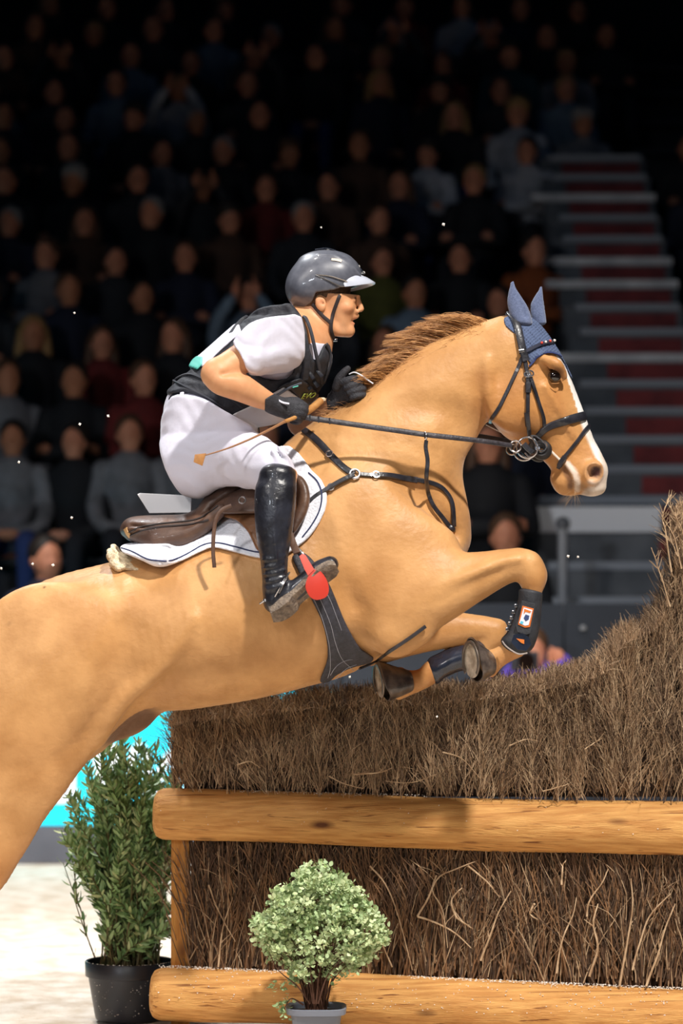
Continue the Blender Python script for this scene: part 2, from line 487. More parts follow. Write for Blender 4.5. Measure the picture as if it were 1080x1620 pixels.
# shoulder and fore legs (near side Y<0, off side Y>0)
for sy in (-1, 1):
    HF.ell(W(585,850,sy*.15), (.17,.085,.24), .07, R=[[.80,0,.60],[0,1,0],[-.6,0,.8]])
    HF.ell(W(640,880,sy*.15), (.17,.085,.13), .06)
HF.ell(W(672,850,0), (.125,.15,.15), .08)                                     # breast
HF.chain([(600,860,560,1010,-.15,.10), (650,868,615,1035,-.17,.10), (690,872,662,1012,-.185,.088), (730,874,712,982,-.195,.07), (765,872,752,955,-.20,.056),
          (800,868,795,928,-.205,.046), (826,868,815,919,-.205,.045), (846,876,820,914,-.205,.045)], .045, 44)
HF.chain([(824,868,816,912,-.205,.044), (850,876,818,916,-.205,.046), (864,900,818,918,-.205,.047), (864,916,822,924,-.205,.043), (857,938,826,934,-.205,.034),
          (852,962,826,956,-.205,.028), (848,990,824,984,-.205,.027), (842,1012,812,1004,-.205,.031), (832,1032,797,1016,-.20,.032), (812,1044,786,1024,-.195,.026),
          (794,1056,773,1028,-.19,.027), (780,1072,762,1030,-.185,.032)], .012, 60, tk=.8)
HF.line([W(700,925,-.26), W(745,908,-.262), W(790,890,-.252), (W(822,884,-.25))], [.006,.012,.013,.010], .02)   # forearm tendons
HF.line([W(690,952,-.268), W(740,930,-.268), W(790,905,-.252)], [.003,.006,.004], .012, sub=True)
HF.chain([(600,985,560,1045,.13,.09), (640,985,585,1052,.145,.075), (680,972,640,1038,.15,.062), (712,967,690,1028,.155,.052), (745,971,738,1018,.155,.044), (776,976,772,1016,.155,.042),
          (792,984,776,1022,.155,.042), (797,996,764,1020,.155,.04)], .04, 40)
HF.chain([(800,985,765,1010,.155,.04), (796,1012,764,1008,.155,.036), (778,1034,758,1008,.155,.03), (745,1050,738,1018,.15,.027), (712,1062,704,1030,.148,.027), (690,1080,678,1044,.145,.032),
          (668,1092,664,1058,.14,.027), (650,1100,644,1060,.14,.029), (630,1108,632,1054,.14,.034)], .012, 50, tk=.8)
# hind quarters, thighs and hind legs stretched out behind
for sy, dx, dy in ((-1, 0, 0), (1, -34, 0)):
    HF.chain([(120+dx,1105,-160,1040,sy*.14,.13), (150+dx,1175,-175,1110,sy*.155,.135), (118+dx,1232,-175,1190,sy*.165,.12), (72+dx,1296,-172,1250,sy*.165,.10), (38+dx,1352,-170,1310,sy*.165,.085),
              (2+dx,1408,-165,1365,sy*.165,.065), (-50+dx,1452,-175,1410,sy*.165,.052), (-105+dx,1492,-195,1445,sy*.165,.045), (-150+dx,1530,-222,1470,sy*.165,.042)], .05, 60)
    HF.chain([(-140+dx,1500,-215,1450,sy*.165,.042), (-165+dx,1540,-232,1478,sy*.165,.042), (-205+dx,1560,-245,1506,sy*.165,.034), (-265+dx,1582,-290,1540,sy*.165,.029),
              (-335+dx,1610,-352,1570,sy*.165,.030), (-372+dx,1630,-396,1588,sy*.165,.036), (-396+dx,1640,-425,1604,sy*.165,.028), (-405+dx,1648,-440,1622,sy*.165,.03)], .02, 50, tk=.8)
# muscles and hollows
for sy in (-1, 1):
    HF.ell(W(60,1040,sy*.235), (.21,.06,.24), .10, R=[[.8,0,-.6],[0,1,0],[.6,0,.8]])
    HF.line([W(200,1000,sy*.34), W(182,1070,sy*.325), W(168,1140,sy*.29)], [.02,.03,.02], .09, sub=True)   # flank hollow
    HF.line([W(305,980,sy*.305), W(250,1060,sy*.287), W(190,1118,sy*.225), W(152,1165,sy*.165)], [.010,.013,.016,.022], .05)  # fold of the flank
    HF.line([W(575,640,sy*.168), W(650,640,sy*.152), W(718,650,sy*.13), W(752,690,sy*.10)], [.010,.014,.014,.010], .07, sub=True)  # groove of the neck
    HF.line([W(758,560,sy*.118), W(757,610,sy*.125), W(762,660,sy*.115)], [.010,.016,.012], .025, sub=True)   # throatlatch
    HF.line([W(770,570,sy*.088), W(773,620,sy*.088), W(783,660,sy*.08)], [.012,.016,.014], .025)
    HF.line([W(505,800,sy*.285), W(520,880,sy*.295), W(560,960,sy*.26)], [.01,.02,.018], .05, sub=True)   # behind the shoulder
    HF.line([W(640,760,sy*.175), W(690,810,sy*.14), W(712,845,sy*.10)], [.012,.012,.010], .07, sub=True)
    HF.line([W(600,1005,sy*.22), W(628,1022,sy*.215), W(665,1005,sy*.22)], [.016,.02,.014], .07)
HF.line([W(690,700,0), W(718,790,0), W(722,850,0)], [.03,.03,.03], .05)
# sheath
HF.ell(W(212,1138,0), (.085,.055,.045), .03, R=[[.85,0,.52],[0,1,0],[-.52,0,.85]])
HF.ell(W(184,1151,0), (.038,.045,.032), .015)

hm = HF.mesh('body', 2)
co = np.empty(len(hm.vertices)*3, np.float32); hm.vertices.foreach_get('co', co); co = co.reshape(-1, 3)
def pxof(P):
    """photograph pixel of world points"""
    d = np.asarray(P, float)-V(0, CAM_Y, CAM_Z)
    z = d[:, 1]*_c+d[:, 2]*_s; y = -d[:, 1]*_s+d[:, 2]*_c
    return np.stack([540+FPX*d[:, 0]/z, 810-FPX*y/z], 1)
flat = co.copy(); flat[:, 1] = 0
PXY = pxof(flat)
base = np.array(lin(208, 156, 100)[:3]); colr = np.tile(base, (len(co), 1))
def blend(mask, rgb):
    c = np.array(lin(*rgb)[:3]); m = np.clip(mask, 0, 1)[:, None]
    colr[:] = colr*(1-m)+c*m
def near(pts, r, soft=.5):
    P = cat(pts, len(pts)*8) if len(pts) > 2 else np.array(pts, float)
    d = np.full(len(PXY), 1e9)
    for q in P: d = np.minimum(d, np.hypot(PXY[:, 0]-q[0], PXY[:, 1]-q[1]))
    return np.clip((r-d)/(r*soft)+0.0, 0, 1)
nn = np.sin(co[:, 0]*7+co[:, 2]*5)*np.sin(co[:, 2]*11-co[:, 0]*3+co[:, 1]*9)
blend(.25*(nn > 0)*np.abs(nn), (190, 130, 70))
blend(.6*near([(880,600),(850,650),(800,640),(870,700),(900,720)], 75, 1), (188, 124, 62))           # richer chestnut on the head
blend(.5*near([(120,1330),(-20,1400),(-200,1500),(-330,1590)], 60, 1), (180, 118, 62))
blend(.45*near([(760,600),(758,650)], 22, 1), (150, 92, 42))
blend(.6*near([(858,895),(850,925),(830,925)], 26, 1), (176, 118, 62))
blend(.6*near([(800,1045),(770,1055)], 30, 1), (176, 112, 56))
blend(.6*near([(690,1072),(650,1085)], 30, 1), (176, 112, 56))
blend(.9*near([(232,1134),(205,1146),(180,1158)], 30, .6)*(np.abs(co[:, 1]) < .12), (104, 74, 60))       # dark sheath
lo = np.abs(co[:, 1])
front = (PXY[:, 0]-900) * 1.0
# blaze, white down the front of the face; pink grey muzzle
bl = near([(892,560),(905,596),(922,640),(935,676),(948,706),(962,738)], 17, .25)*(lo < .040)
blend(bl, (244, 240, 236))
blend(near([(957,720),(962,748),(950,772),(930,784)], 13, .4)*(lo < .05), (236, 222, 210))
blend(near([(896,735),(908,752),(912,775)], 6, .5), (232, 214, 200))
blend(.7*near([(938,748)], 19, .6), (190, 150, 120))
blend(near([(940,747)], 11, .4)*(lo < .062), (60, 26, 24))
blend(.8*near([(930,764),(940,768),(950,762)], 6, .8), (206, 186, 172))
blend(.55*near([(918,770),(928,778),(925,784)], 9, .8), (120, 96, 76))
blend(.85*near([(890,742),(898,756),(901,770)], 7, .6), (112, 76, 54))  # shade of the crease beside the chin, painted into the coat
blend(.35*near([(868,560),(884,566),(893,580)], 7, .8), (150, 98, 56))
blend(.4*near([(872,612),(888,655),(905,690)], 9, 1), (176, 116, 64))  # cheek shading painted along the bone
blend(.35*near([(900,705),(925,715),(935,728)], 8, 1), (170, 112, 66))
blend(.8*near([(877,594)], 17, .8), (96, 62, 40))
at = hm.attributes.new('coat', 'FLOAT_COLOR', 'POINT')
at.data.foreach_set('color', np.hstack([colr, np.ones((len(co), 1))]).astype(np.float32).ravel())
horse = empty('horse', (-.4, 0, 0), 'chestnut horse with a white blaze leaping over the brush fence, fore legs folded', 'horse')
body = place('body', hm, M_coat, horse)
HB = BVHTree.FromPolygons([tuple(c) for c in co.tolist()], [tuple(p.vertices) for p in hm.polygons])
CAMP = Vector((0, CAM_Y, CAM_Z))
def onto(px, py, lift=.004, bvh=None, Y=None):
    """point where the line of sight through a pixel meets the horse, and the normal there"""
    bvh = bvh or HB
    d = (Vector(W(px, py, 0))-CAMP).normalized()
    h, n, i, dist = bvh.ray_cast(CAMP, d)
    if h is None:
        p = Vector(W(px, py, 0 if Y is None else Y)); h, n, i, dist = bvh.find_nearest(p)
        if n.dot(p-h) < 0: n = n
    if n.dot(d) > 0: n = -n
    return np.array(h)+np.array(n)*lift, np.array(n)
def path(pts, n=40, lift=.004, bvh=None):
    P = cat(pts, n); R = [onto(a, b, lift, bvh) for a, b in P]
    p = np.array([r[0] for r in R]); q = np.array([r[1] for r in R])
    for _ in range(2):
        q[1:-1] = (q[:-2]+q[1:-1]*2+q[2:])/4; p[1:-1] = (p[:-2]+p[1:-1]*2+p[2:])/4
    return p, q
# eyes
M_eye = mat('horse_eye', (22, 14, 12), .08, coat=1)
for sy in (-1, 1):
    e = MB(); c = W(877, 595, sy*.080)
    e.lathe([(.021*math.sin(t), -.021*math.cos(t)) for t in np.linspace(.01, math.pi-.01, 14)], c, 18)
    e.build('eye', M_eye, horse)
# hooves
M_hoof = mat('hoof_horn', (58, 50, 48), .3, (104, 92, 84), 30, bump=.2, bscale=50, coat=.3)
M_sole = mat('hoof_sole', (196, 182, 164), .9, (150, 134, 116), 40, bump=.6, bscale=90)
M_shoe = mat('horse_shoe', (120, 112, 106), .4, metal=.7)
def hoof(c, axis, toe, r1=.040, r2=.058, ln=.075):
    """c: centre of the coronet, axis: towards the sole, toe: direction of the toe"""
    a = unit(axis); t = unit(np.asarray(toe, float)-a*(np.dot(toe, a))); b = np.cross(a, t)
    m = MB(); v = []; k = 28; rings = [(0, r1*.93, 0), (.06, r1*1.03, 0), (.5, (r1+r2)/2, .35), (1, r2, .95), (1.03, r2*.93, .95)]
    for (u, r, sh) in rings:
        for i in range(k):
            th = 2*math.pi*i/k; ct, st = math.cos(th), math.sin(th)
            q = ct*(.95+.13*math.tanh(4*ct))
            hl = ln*(1 if ct > 0 else .75)
            v.append(np.asarray(c)+a*(u*ln*(.89+.11*math.tanh(3*(ct+.3))))+t*(q*r+sh*.018*(.65+.35*math.tanh(4*ct)))+b*st*r)
    f = [(i*k+j, i*k+(j+1) % k, (i+1)*k+(j+1) % k, (i+1)*k+j) for i in range(len(rings)-1) for j in range(k)]
    f += [tuple(reversed(range(k)))]
    m.add(v, f); ho = m.build('hoof', M_hoof, horse)
    m = MB(); cc = np.asarray(c)+a*ln*.93+t*.014; v = [cc-a*.008]; 
    for (s_, d_) in ((.35, -.004), (.7, .002), (.93, .006)):
        for i in range(k):
            th = 2*math.pi*i/k; ct = math.cos(th)
            v.append(cc+t*(ct*(1.06 if ct > 0 else .80)*r2*s_)+b*math.sin(th)*r2*s_+a*d_)
    f = [(0, 1+i, 1+(i+1) % k) for i in range(k)]+[(1+j*k+i, 1+(j+1)*k+i, 1+(j+1)*k+(i+1) % k, 1+j*k+(i+1) % k) for j in (0, 1) for i in range(k)]
    m.add(v, f); m.build('sole', M_sole, ho)
    m = MB(); th = np.linspace(-2.35, 2.35, 26)
    P = [cc+a*.010+t*(math.cos(q)*(1.02 if math.cos(q) > 0 else .84)*r2*.88)+b*math.sin(q)*r2*.88 for q in th]
    m.strap(P, [a]*len(P), .011, .003); m.build('horseshoe', M_shoe, ho)
hoof(W(778,1052,-.187), W(745,1054,-.20)-W(778,1052,-.187)+V(0,-.012,0), V(0, .0, 1), .038, .068, .066)
hoof(W(650,1080,.14), W(620,1084,.125)-W(650,1080,.14), V(0, 0, .9), .037, .066, .105)
for sy, dx in ((-1, 0), (1, -34)):
    c = W(-424+dx, 1632, sy*.165)
    hoof(c, V(-.5, 0, -.85), V(-.4, 0, -.6)+V(.8,0,-.2)*1, .036, .056, .07)
# mane: strands blown back off the crest
M_mane = mat('mane_hair', (206, 152, 94), .45, (150, 100, 56), 38, stretch=(1, 1, 3))
def hairs(name, m, roots, fn, n, w, parent, seg=6):
    vs = []; fs = []; c = 0
    for i in range(n):
        t = rng.random(); P = fn(t)
        P = np.asarray(P); k = len(P); ww = w*np.linspace(1, .25, k)
        T = np.gradient(P, axis=0)
        side = unit(np.cross(T[k//2], rng.normal(size=3))); up = unit(np.cross(T[k//2], side))
        for j in range(k):
            vs += [P[j]+side*ww[j], P[j]-side*ww[j]*.5+up*ww[j]*.8, P[j]-side*ww[j]*.5-up*ww[j]*.8]
        for j in range(k-1):
            a = c+3*j
            for q in range(3): fs.append((a+q, a+(q+1) % 3, a+3+(q+1) % 3, a+3+q))
        c += 3*k
    return place(name, to_mesh(name, np.array(vs), np.array(fs)), m, parent)
crest = cat([(582,618),(600,606),(620,590),(640,578),(675,555),(708,535),(750,514),(775,509)], 60)
tips = cat([(566,618),(574,606),(582,592),(588,580),(612,550),(650,524),(700,501),(728,500)], 60)
lockj = rng.normal(size=(26, 4))
def mane_fn(t):
    i = min(int(t*59), 58); f = t*59-i
    a = crest[i]*(1-f)+crest[i+1]*f
    L = int(t*25); b = tips[min(59, int((L+.15)/26*59))]*.84 + (tips[i])*.16
    b = b + lockj[L][:2]*V(8, 4) + V(-8, 0) + rng.normal(size=2)*V(3., 1.3)
    s_ = .5+.55*rng.random()**.6; b = a+(b-a)*s_
    y0 = rng.normal()*.012
    n = 6; u = np.linspace(0, 1, n)
    P0 = W(a[0]+rng.normal()*3, a[1]+6+rng.normal()*3, y0); P3 = W(b[0], b[1], y0*2+lockj[L][2]*.016+rng.normal()*.01)
    mid = (P0+P3)/2+V(.012*lockj[L][3], 0, .022+.012*rng.normal())
    return [(1-q)**2*P0+2*q*(1-q)*mid+q*q*P3 for q in u]
o = hairs('mane', M_mane, None, mane_fn, 4200, .0012, horse); tag(o, kind='stuff')
crest2 = cat([(522,655),(560,636),(600,610),(655,568),(708,540),(750,520),(775,514)], 60)
def mane2(t):
    i = min(int(t*59), 58); a = crest2[i]; y0 = -abs(rng.normal())*.02-.004
    p0 = W(a[0], a[1]+4, 0); L = .02+.05*rng.random()
    d = unit(V(-.85+.3*rng.normal(), -.2+.2*rng.normal(), -.2+.35*rng.normal()))
    p0 = p0+V(0, y0, -.4*abs(y0))
    return [p0+d*L*q+V(0, 0, .01*math.sin(q*3)) for q in np.linspace(0, 1, 4)]
o = hairs('mane_roots', M_mane, None, mane2, 1300, .0010, horse); tag(o, kind='stuff')
def tail_fn(t):
    a = V(-1.52, .03*rng.normal(), 1.36+.03*rng.normal()); e = rng.normal(size=3)
    p = [a, a+V(-.14, 0, .03), a+V(-.30, .03*e[1], -.10+.04*e[2]), a+V(-.42+.05*e[0], .06*e[1], -.36+.07*e[2]), a+V(-.46+.08*e[0], .08*e[1], -.62+.12*e[2])]
    return cat(p, 9)
o = hairs('tail', M_mane, None, tail_fn, 1400, .0018, horse); tag(o, kind='stuff')
def whisk(t):
    a, b = (W(900+rng.random()*14, 776+rng.random()*6, rng.normal()*.02)), None
    d = unit(V(-.4+.5*rng.normal(), .4*rng.normal(), -.6))
    return [a+d*.05*q+V(0, 0, -.008*q*q) for q in np.linspace(0, 1, 4)]
o = hairs('whiskers', mat('whisker', (214, 176, 130), .5), None, whisk, 26, .0004, horse); tag(o, kind='stuff')
#SECTION
# ------------------------------------------------------------------ brush fence
def wood(name, a, b, c, ax='x'):
    m = mat(name, a, .62, b, 6, spec=.3, bump=.5, bscale=24, stretch=(1, 12, 12) if ax == 'x' else (12, 12, 1), detail=8)
    nt = m.node_tree; N = nt.nodes; L = nt.links; bs = N['Principled BSDF']
    src = bs.inputs['Base Color'].links[0].from_socket
    tc = N.new('ShaderNodeTexCoord'); mp = N.new('ShaderNodeMapping'); mp.inputs['Scale'].default_value = (.8, 70, 70) if ax == 'x' else (30, 30, 1.4)
    L.new(tc.outputs['Object'], mp.inputs[0])
    w = N.new('ShaderNodeTexNoise'); w.inputs['Scale'].default_value = 1.6; w.inputs['Detail'].default_value = 6; w.inputs['Distortion'].default_value = .6
    L.new(mp.outputs[0], w.inputs['Vector'])
    r = N.new('ShaderNodeMapRange'); r.inputs[1].default_value = .62; r.inputs[2].default_value = .68
    L.new(w.outputs['Fac'], r.inputs[0])
    mx = N.new('ShaderNodeMix'); mx.data_type = 'RGBA'; L.new(r.outputs[0], mx.inputs[0]); L.new(src, mx.inputs[6]); mx.inputs[7].default_value = lin(*c)
    # knots
    vo = N.new('ShaderNodeTexVoronoi'); mp2 = N.new('ShaderNodeMapping'); mp2.inputs['Scale'].default_value = (3.2, 7, 9) if ax == 'x' else (7, 7, 3.2)
    L.new(tc.outputs['Object'], mp2.inputs[0]); L.new(mp2.outputs[0], vo.inputs['Vector']); vo.inputs['Scale'].default_value = 1
    r2 = N.new('ShaderNodeMapRange'); r2.inputs[1].default_value = .16; r2.inputs[2].default_value = .05
    L.new(vo.outputs['Distance'], r2.inputs[0])
    mx2 = N.new('ShaderNodeMix'); mx2.data_type = 'RGBA'; L.new(r2.outputs[0], mx2.inputs[0]); L.new(mx.outputs[2], mx2.inputs[6]); mx2.inputs[7].default_value = lin(96, 54, 26)
    L.new(mx2.outputs[2], bs.inputs['Base Color'])
    return m
M_log = wood('varnished_pine', (220, 166, 98), (192, 134, 72), (128, 78, 38))
M_post = wood('varnished_pine_post', (206, 148, 76), (176, 116, 54), (116, 66, 28), 'z')
FY = .42
def fy(px):        # the fence turns slightly towards the camera at its right end
    return FY-.13*(px-245)/835
fence = empty('brush_fence', W(245, 1615, FY)*V(1, 1, 0)+V(0, 0, .0), 'wide brown brushwood jump with two varnished pine log rails', 'fence')
def log(name, px0, y0, r0, px1, y1, r1, far=1500):
    a, b = W(px0, y0, fy(px0)), W(px1, y1, fy(px1))
    d = b-a; b2 = a+d*(far-px0)/(px1-px0)
    n = 320; m = MB(); k = 40; v = []; T = unit(b2-a); U = unit(V(0, 0, 1)-T*T[2]); B = np.cross(T, U)
    for i in range(n):
        u = i/(n-1); p = a*(1-u)+b2*u+U*.004*math.sin(u*9+y0)
        e = min(u*np.linalg.norm(b2-a)/.045, 1)
        rr = (r0*(1-u)+r1*u)*(.70+.30*math.sqrt(1-(1-e)**2))
        for j in range(k):
            t = 2*math.pi*j/k
            w = 1+.012*math.sin(3*t+u*7+y0)+.008*math.sin(7*t-u*19)+.010*math.sin(2*t+u*33)
            v.append(p+(U*math.cos(t)+B*math.sin(t))*rr*w)
    f = [(i*k+j, i*k+(j+1) % k, (i+1)*k+(j+1) % k, (i+1)*k+j) for i in range(n-1) for j in range(k)]
    f += [tuple(reversed(range(k))), tuple(range((n-1)*k, n*k))]
    m.add(v, f); return m.build(name, M_log, fence), a, T, U, B
top_log, A1, T1, U1, B1 = log('log_rail', 245, 1289, .0845, 1080, 1311, .0875)
low_log, A2, T2, U2, B2 = log('log_rail', 240, 1570, .0865, 1080, 1607, .0885)
low_log.location.z = low_log.location.z
# splits along the rails, dark and recessed
def post(px0, px1, py0, py1, Y):
    m = MB(); a = W(px0, py0, Y); b = W(px1, py1, Y)
    m.box((a[0], Y-.05, .02), (b[0], Y+.05, a[2])); return m.build('post', M_post, fence, bevel=.006)
post(272, 300, 1315, 1600, FY+.075); 
xr = W(1400, 1300, FY)[0]
m = MB(); m.box((xr, fy(1400)+.03, .02), (xr+.06, fy(1400)+.13, W(1080, 1320, .3)[2])); m.build('post', M_post, fence, bevel=.006)
# cut stone under the log's end
M_stone = mat('brown_stone', (120, 96, 74), .8, (90, 70, 52), 14, bump=.6, bscale=30)
m = MB(); c = W(256, 1618, FY); m.box((c[0]-.085, FY-.09, 0.0), (c[0]+.10, FY+.08, .022)); m.build('footing_stone', M_stone, fence, bevel=.008)
# twigs
M_twig = mat('dry_twigs', (176, 144, 112), .75, (88, 66, 50), 14, stretch=(1, 1, .3))  # mix of two twig tones, its dark patches also shading the clumps
M_twigk = mat('lower_twigs', (150, 112, 78), .75, (84, 60, 44), 20, stretch=(1, 1, .3))
M_twigl = mat('pale_twigs', (206, 178, 144), .7, (162, 130, 98), 25)
M_twigd = mat('dark_twigs', (100, 76, 58), .8, (62, 46, 34), 30)
def twigs(name, m, P, rad, parent, k=3):
    """P: (n, s, 3) centre lines, rad: (n, s)"""
    P = np.asarray(P, np.float32); n, s_, _ = P.shape
    T = np.gradient(P, axis=1); T /= np.linalg.norm(T, axis=2, keepdims=True)+1e-9
    ref = np.where(np.abs(T[:, :, :1]) < .8, np.array([1, 0, 0]), np.array([0, 1, 0]))
    A = np.cross(T, ref); A /= np.linalg.norm(A, axis=2, keepdims=True)+1e-9; B = np.cross(T, A)
    v = np.empty((n, s_, k, 3), np.float32)
    for j in range(k):
        t = 2*math.pi*j/k; v[:, :, j] = P+(A*math.cos(t)+B*math.sin(t))*rad[:, :, None]
    base = (np.arange(n)*s_*k)[:, None, None]+(np.arange(s_-1)*k)[None, :, None]
    j = np.arange(k)[None, None, :]; j2 = (j+1) % k
    f = np.stack([base+j, base+j2, base+k+j2, base+k+j], 3).reshape(-1, 4)
    return place(name, to_mesh(name, v.reshape(-1, 3), f), m, parent)
def wander(n, s_, start, direc, length, bend, jit):
    """random bending centre lines"""
    d = direc/np.linalg.norm(direc, axis=1, keepdims=True)
    P = np.empty((n, s_, 3)); P[:, 0] = start
    turn = rng.normal(size=(n, 3))*bend
    for i in range(1, s_):
        d = d+turn/s_+rng.normal(size=(n, 3))*jit
        d /= np.linalg.norm(d, axis=1, keepdims=True)
        P[:, i] = P[:, i-1]+d*(length/(s_-1))[:, None]
    return P
# outline of the brush top in the photograph
TOPX = [255, 272, 300, 400, 500, 560, 620, 690, 740, 800, 850, 880, 930, 962, 975, 990, 1010, 1030, 1050, 1065, 1080, 1120, 1250, 1500]
TOPY = [1130, 1124, 1116, 1108, 1095, 1092, 1092, 1088, 1084, 1075, 1068, 1060, 1050, 1035, 1005, 990, 985, 975, 950, 880, 800, 770, 760, 760]
def top_y(px): return np.interp(px, TOPX, TOPY)
def zpx(py, Y): return (CAM_Z+(Y-CAM_Y)*(_s+(810-py)/FPX*_c)/(_c-(810-py)/FPX*_s))
def xpx(px, py, Y): return (px-540)/FPX*(Y-CAM_Y)/(_c-(810-py)/FPX*_s)
def brush(n, m, name, kind_r, s_=5, low=False, front=0., lmul=1., lean=.25, jit=.12, bend=.5):
    px = rng.uniform(272, 1480, n) if not low else rng.uniform(300, 1440, n)
    dense = px > 1150
    Y0 = np.interp(px, [245, 1500], [FY, FY-.195])
    if not low:
        px = px+5*np.sin(px/6.5)+7*np.sin(px/15.3+2)
        dep = rng.uniform(-.05, .30, n)*(1-front)+front*(-.07+.04*rng.random(n))
        ty = top_y(px)+rng.normal(size=n)*5
        zt = zpx(ty, Y0); zb = zpx(np.interp(px, [245, 1080, 1500], [1252, 1271, 1281]), Y0)
        u = rng.random(n)**(.85)
        z0 = zb+(zt-zb)*u*.98-.005
        L = np.minimum(rng.uniform(.05, .16, n)*lmul, np.maximum(zt-z0, .03)+.012*rng.random(n))
        st = np.stack([xpx(px, 1200, Y0), Y0+dep, z0], 1)
        clump = np.sin(px/17.)*.5+np.sin(px/41.+1)*.6
        dx = lean*(clump+rng.normal(size=n)*1.0)-.10*(px < 420)+.25*(px < 330)*0
        dy = -.20*rng.random(n)-.25*(u > .8)*rng.random(n)+np.where(dep > .1, .3*rng.random(n), 0)
        dr = np.stack([dx, dy, np.ones(n)], 1)
    else:
        px = px+4*np.sin(px/5.)+5*np.sin(px/13.+2)
        dep = rng.uniform(.01, .08, n)*(1-front)+front*(.0+.02*rng.random(n))
        zt = zpx(1340, Y0); zb = zpx(1560, Y0)
        u = rng.random(n)*.8
        z0 = zb+(zt-zb)*u-.03
        L = np.minimum(rng.uniform(.14, .42, n)*lmul, zt+.03-z0)
        st = np.stack([xpx(px, 1450, Y0), Y0+dep, z0], 1)
        clump = np.sin(px/23.)*.5+np.sin(px/57.+1)*.6
        dr = np.stack([.14*(clump+rng.normal(size=n)), -.03+.05*rng.normal(size=n), np.ones(n)], 1)
    P = wander(n, s_, st, dr, L, bend, jit)
    if low: P[:, :, 1] = np.clip(P[:, :, 1], (Y0-.02)[:, None], (Y0+.09)[:, None])
    r = kind_r*(.6+.8*rng.random(n))[:, None]*np.linspace(1, .45, s_)[None]
    return twigs(name, m, P, r, fence)
M_dark = mat('brush_shade_core', (44, 32, 24), 1)
m = MB()                                                                     # dark block standing in for shade deep in the brushwood
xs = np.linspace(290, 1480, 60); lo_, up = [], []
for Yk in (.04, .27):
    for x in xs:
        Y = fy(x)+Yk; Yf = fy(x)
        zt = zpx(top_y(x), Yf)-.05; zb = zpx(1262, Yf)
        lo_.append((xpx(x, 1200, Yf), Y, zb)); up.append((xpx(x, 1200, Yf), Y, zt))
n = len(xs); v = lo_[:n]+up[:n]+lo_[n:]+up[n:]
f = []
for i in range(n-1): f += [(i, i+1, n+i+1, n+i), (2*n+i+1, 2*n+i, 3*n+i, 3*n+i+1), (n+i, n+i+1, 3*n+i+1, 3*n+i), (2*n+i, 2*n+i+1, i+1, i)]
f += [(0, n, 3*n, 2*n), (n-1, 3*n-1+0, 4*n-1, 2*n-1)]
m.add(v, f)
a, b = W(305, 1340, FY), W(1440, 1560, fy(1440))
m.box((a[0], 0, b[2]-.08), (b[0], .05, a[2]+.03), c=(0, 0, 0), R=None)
mm = m.build('brush_shade_core', M_dark, fence, smooth=False)
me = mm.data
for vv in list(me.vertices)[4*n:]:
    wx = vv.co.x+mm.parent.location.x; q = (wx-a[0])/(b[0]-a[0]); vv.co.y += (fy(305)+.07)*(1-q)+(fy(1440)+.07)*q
tag(mm, kind='stuff')
tag(brush(38000, M_twig, 'brushwood', .00115, 4), kind='stuff')
tag(brush(17000, M_twigd, 'dark_brushwood', .0013, 4), kind='stuff')
tag(brush(15000, M_twigl, 'pale_brushwood', .0009, 4, front=.7), kind='stuff')
tag(brush(7500, M_twigk, 'lower_brushwood', .0029, 7, low=True, jit=.07, bend=.35), kind='stuff')
tag(brush(5000, M_twigd, 'lower_dark_brushwood', .0030, 6, low=True, jit=.05, bend=.3), kind='stuff')
tag(brush(1100, M_twigl, 'lower_pale_brushwood', .0017, 7, low=True, front=.8, lmul=.8, jit=.09, bend=.5), kind='stuff')
# fine tops that stick out above the brush
def tufts(n, x0, x1, m, name, up_=.05, r=.0011):
    px = rng.uniform(x0, x1, n); Y0 = np.interp(px, [245, 1500], [FY, FY-.195]); ty = top_y(px)
    st = np.stack([xpx(px, 1100, Y0), Y0+rng.uniform(-.1, .28, n), zpx(ty, Y0)-.05], 1)
    dr = np.stack([rng.normal(size=n)*.45, rng.normal(size=n)*.4, np.ones(n)], 1)
    P = wander(n, 5, st, dr, .04+up_*rng.random(n)**2, .8, .15)
    return tag(twigs(name, m, P, r*np.linspace(1, .4, 5)[None]*np.ones((n, 1)), fence), kind='stuff')
tufts(4500, 272, 1480, M_twig, 'brush_tips', .045)
tufts(1000, 272, 1480, M_twigl, 'pale_brush_tips', .06)
# tall sprigs of the wing at the right, and the single twigs one can pick out
def sprig(pts, r, mt=M_twigl, side=5, Yo=-.12):
    P = [W(a, b, fy(a)+Yo) for a, b in pts]; P = cat(P, 14); m = MB()
    P = P+np.array([[0, .006*math.sin(i*1.1), 0] for i in range(len(P))])
    m.tube(P, np.linspace(r, r*.45, len(P)), 6)
    for q in range(side):
        i = rng.integers(4, 12); d = unit(V(rng.normal()*.6, rng.normal()*.5, .8)); L = .02+.03*rng.random()
        m.tube([P[i], P[i]+d*L*.5, P[i]+d*L+V(.006*rng.normal(), 0, .004)], [r*.5, r*.4, r*.25], 4)
    return m.build('twig', mt, fence, recalc=False)
for pts, r in [([(1062,905),(1052,840),(1048,815),(1061,782)], .0028), ([(1078,900),(1066,850),(1050,822),(1046,816)], .0022), ([(1085,860),(1075,830),(1060,800),(1063,775)], .002),
               ([(1060,960),(1048,920),(1038,890),(1030,866)], .0025), ([(1072,880),(1062,858),(1052,845)], .002), ([(955,1065),(948,1050),(942,1036)], .0016),
               ([(1076,840),(1068,812),(1071,796)], .002), ([(1100,850),(1080,815),(1076,790)], .0022)]:
    sprig(pts, r, side=10)
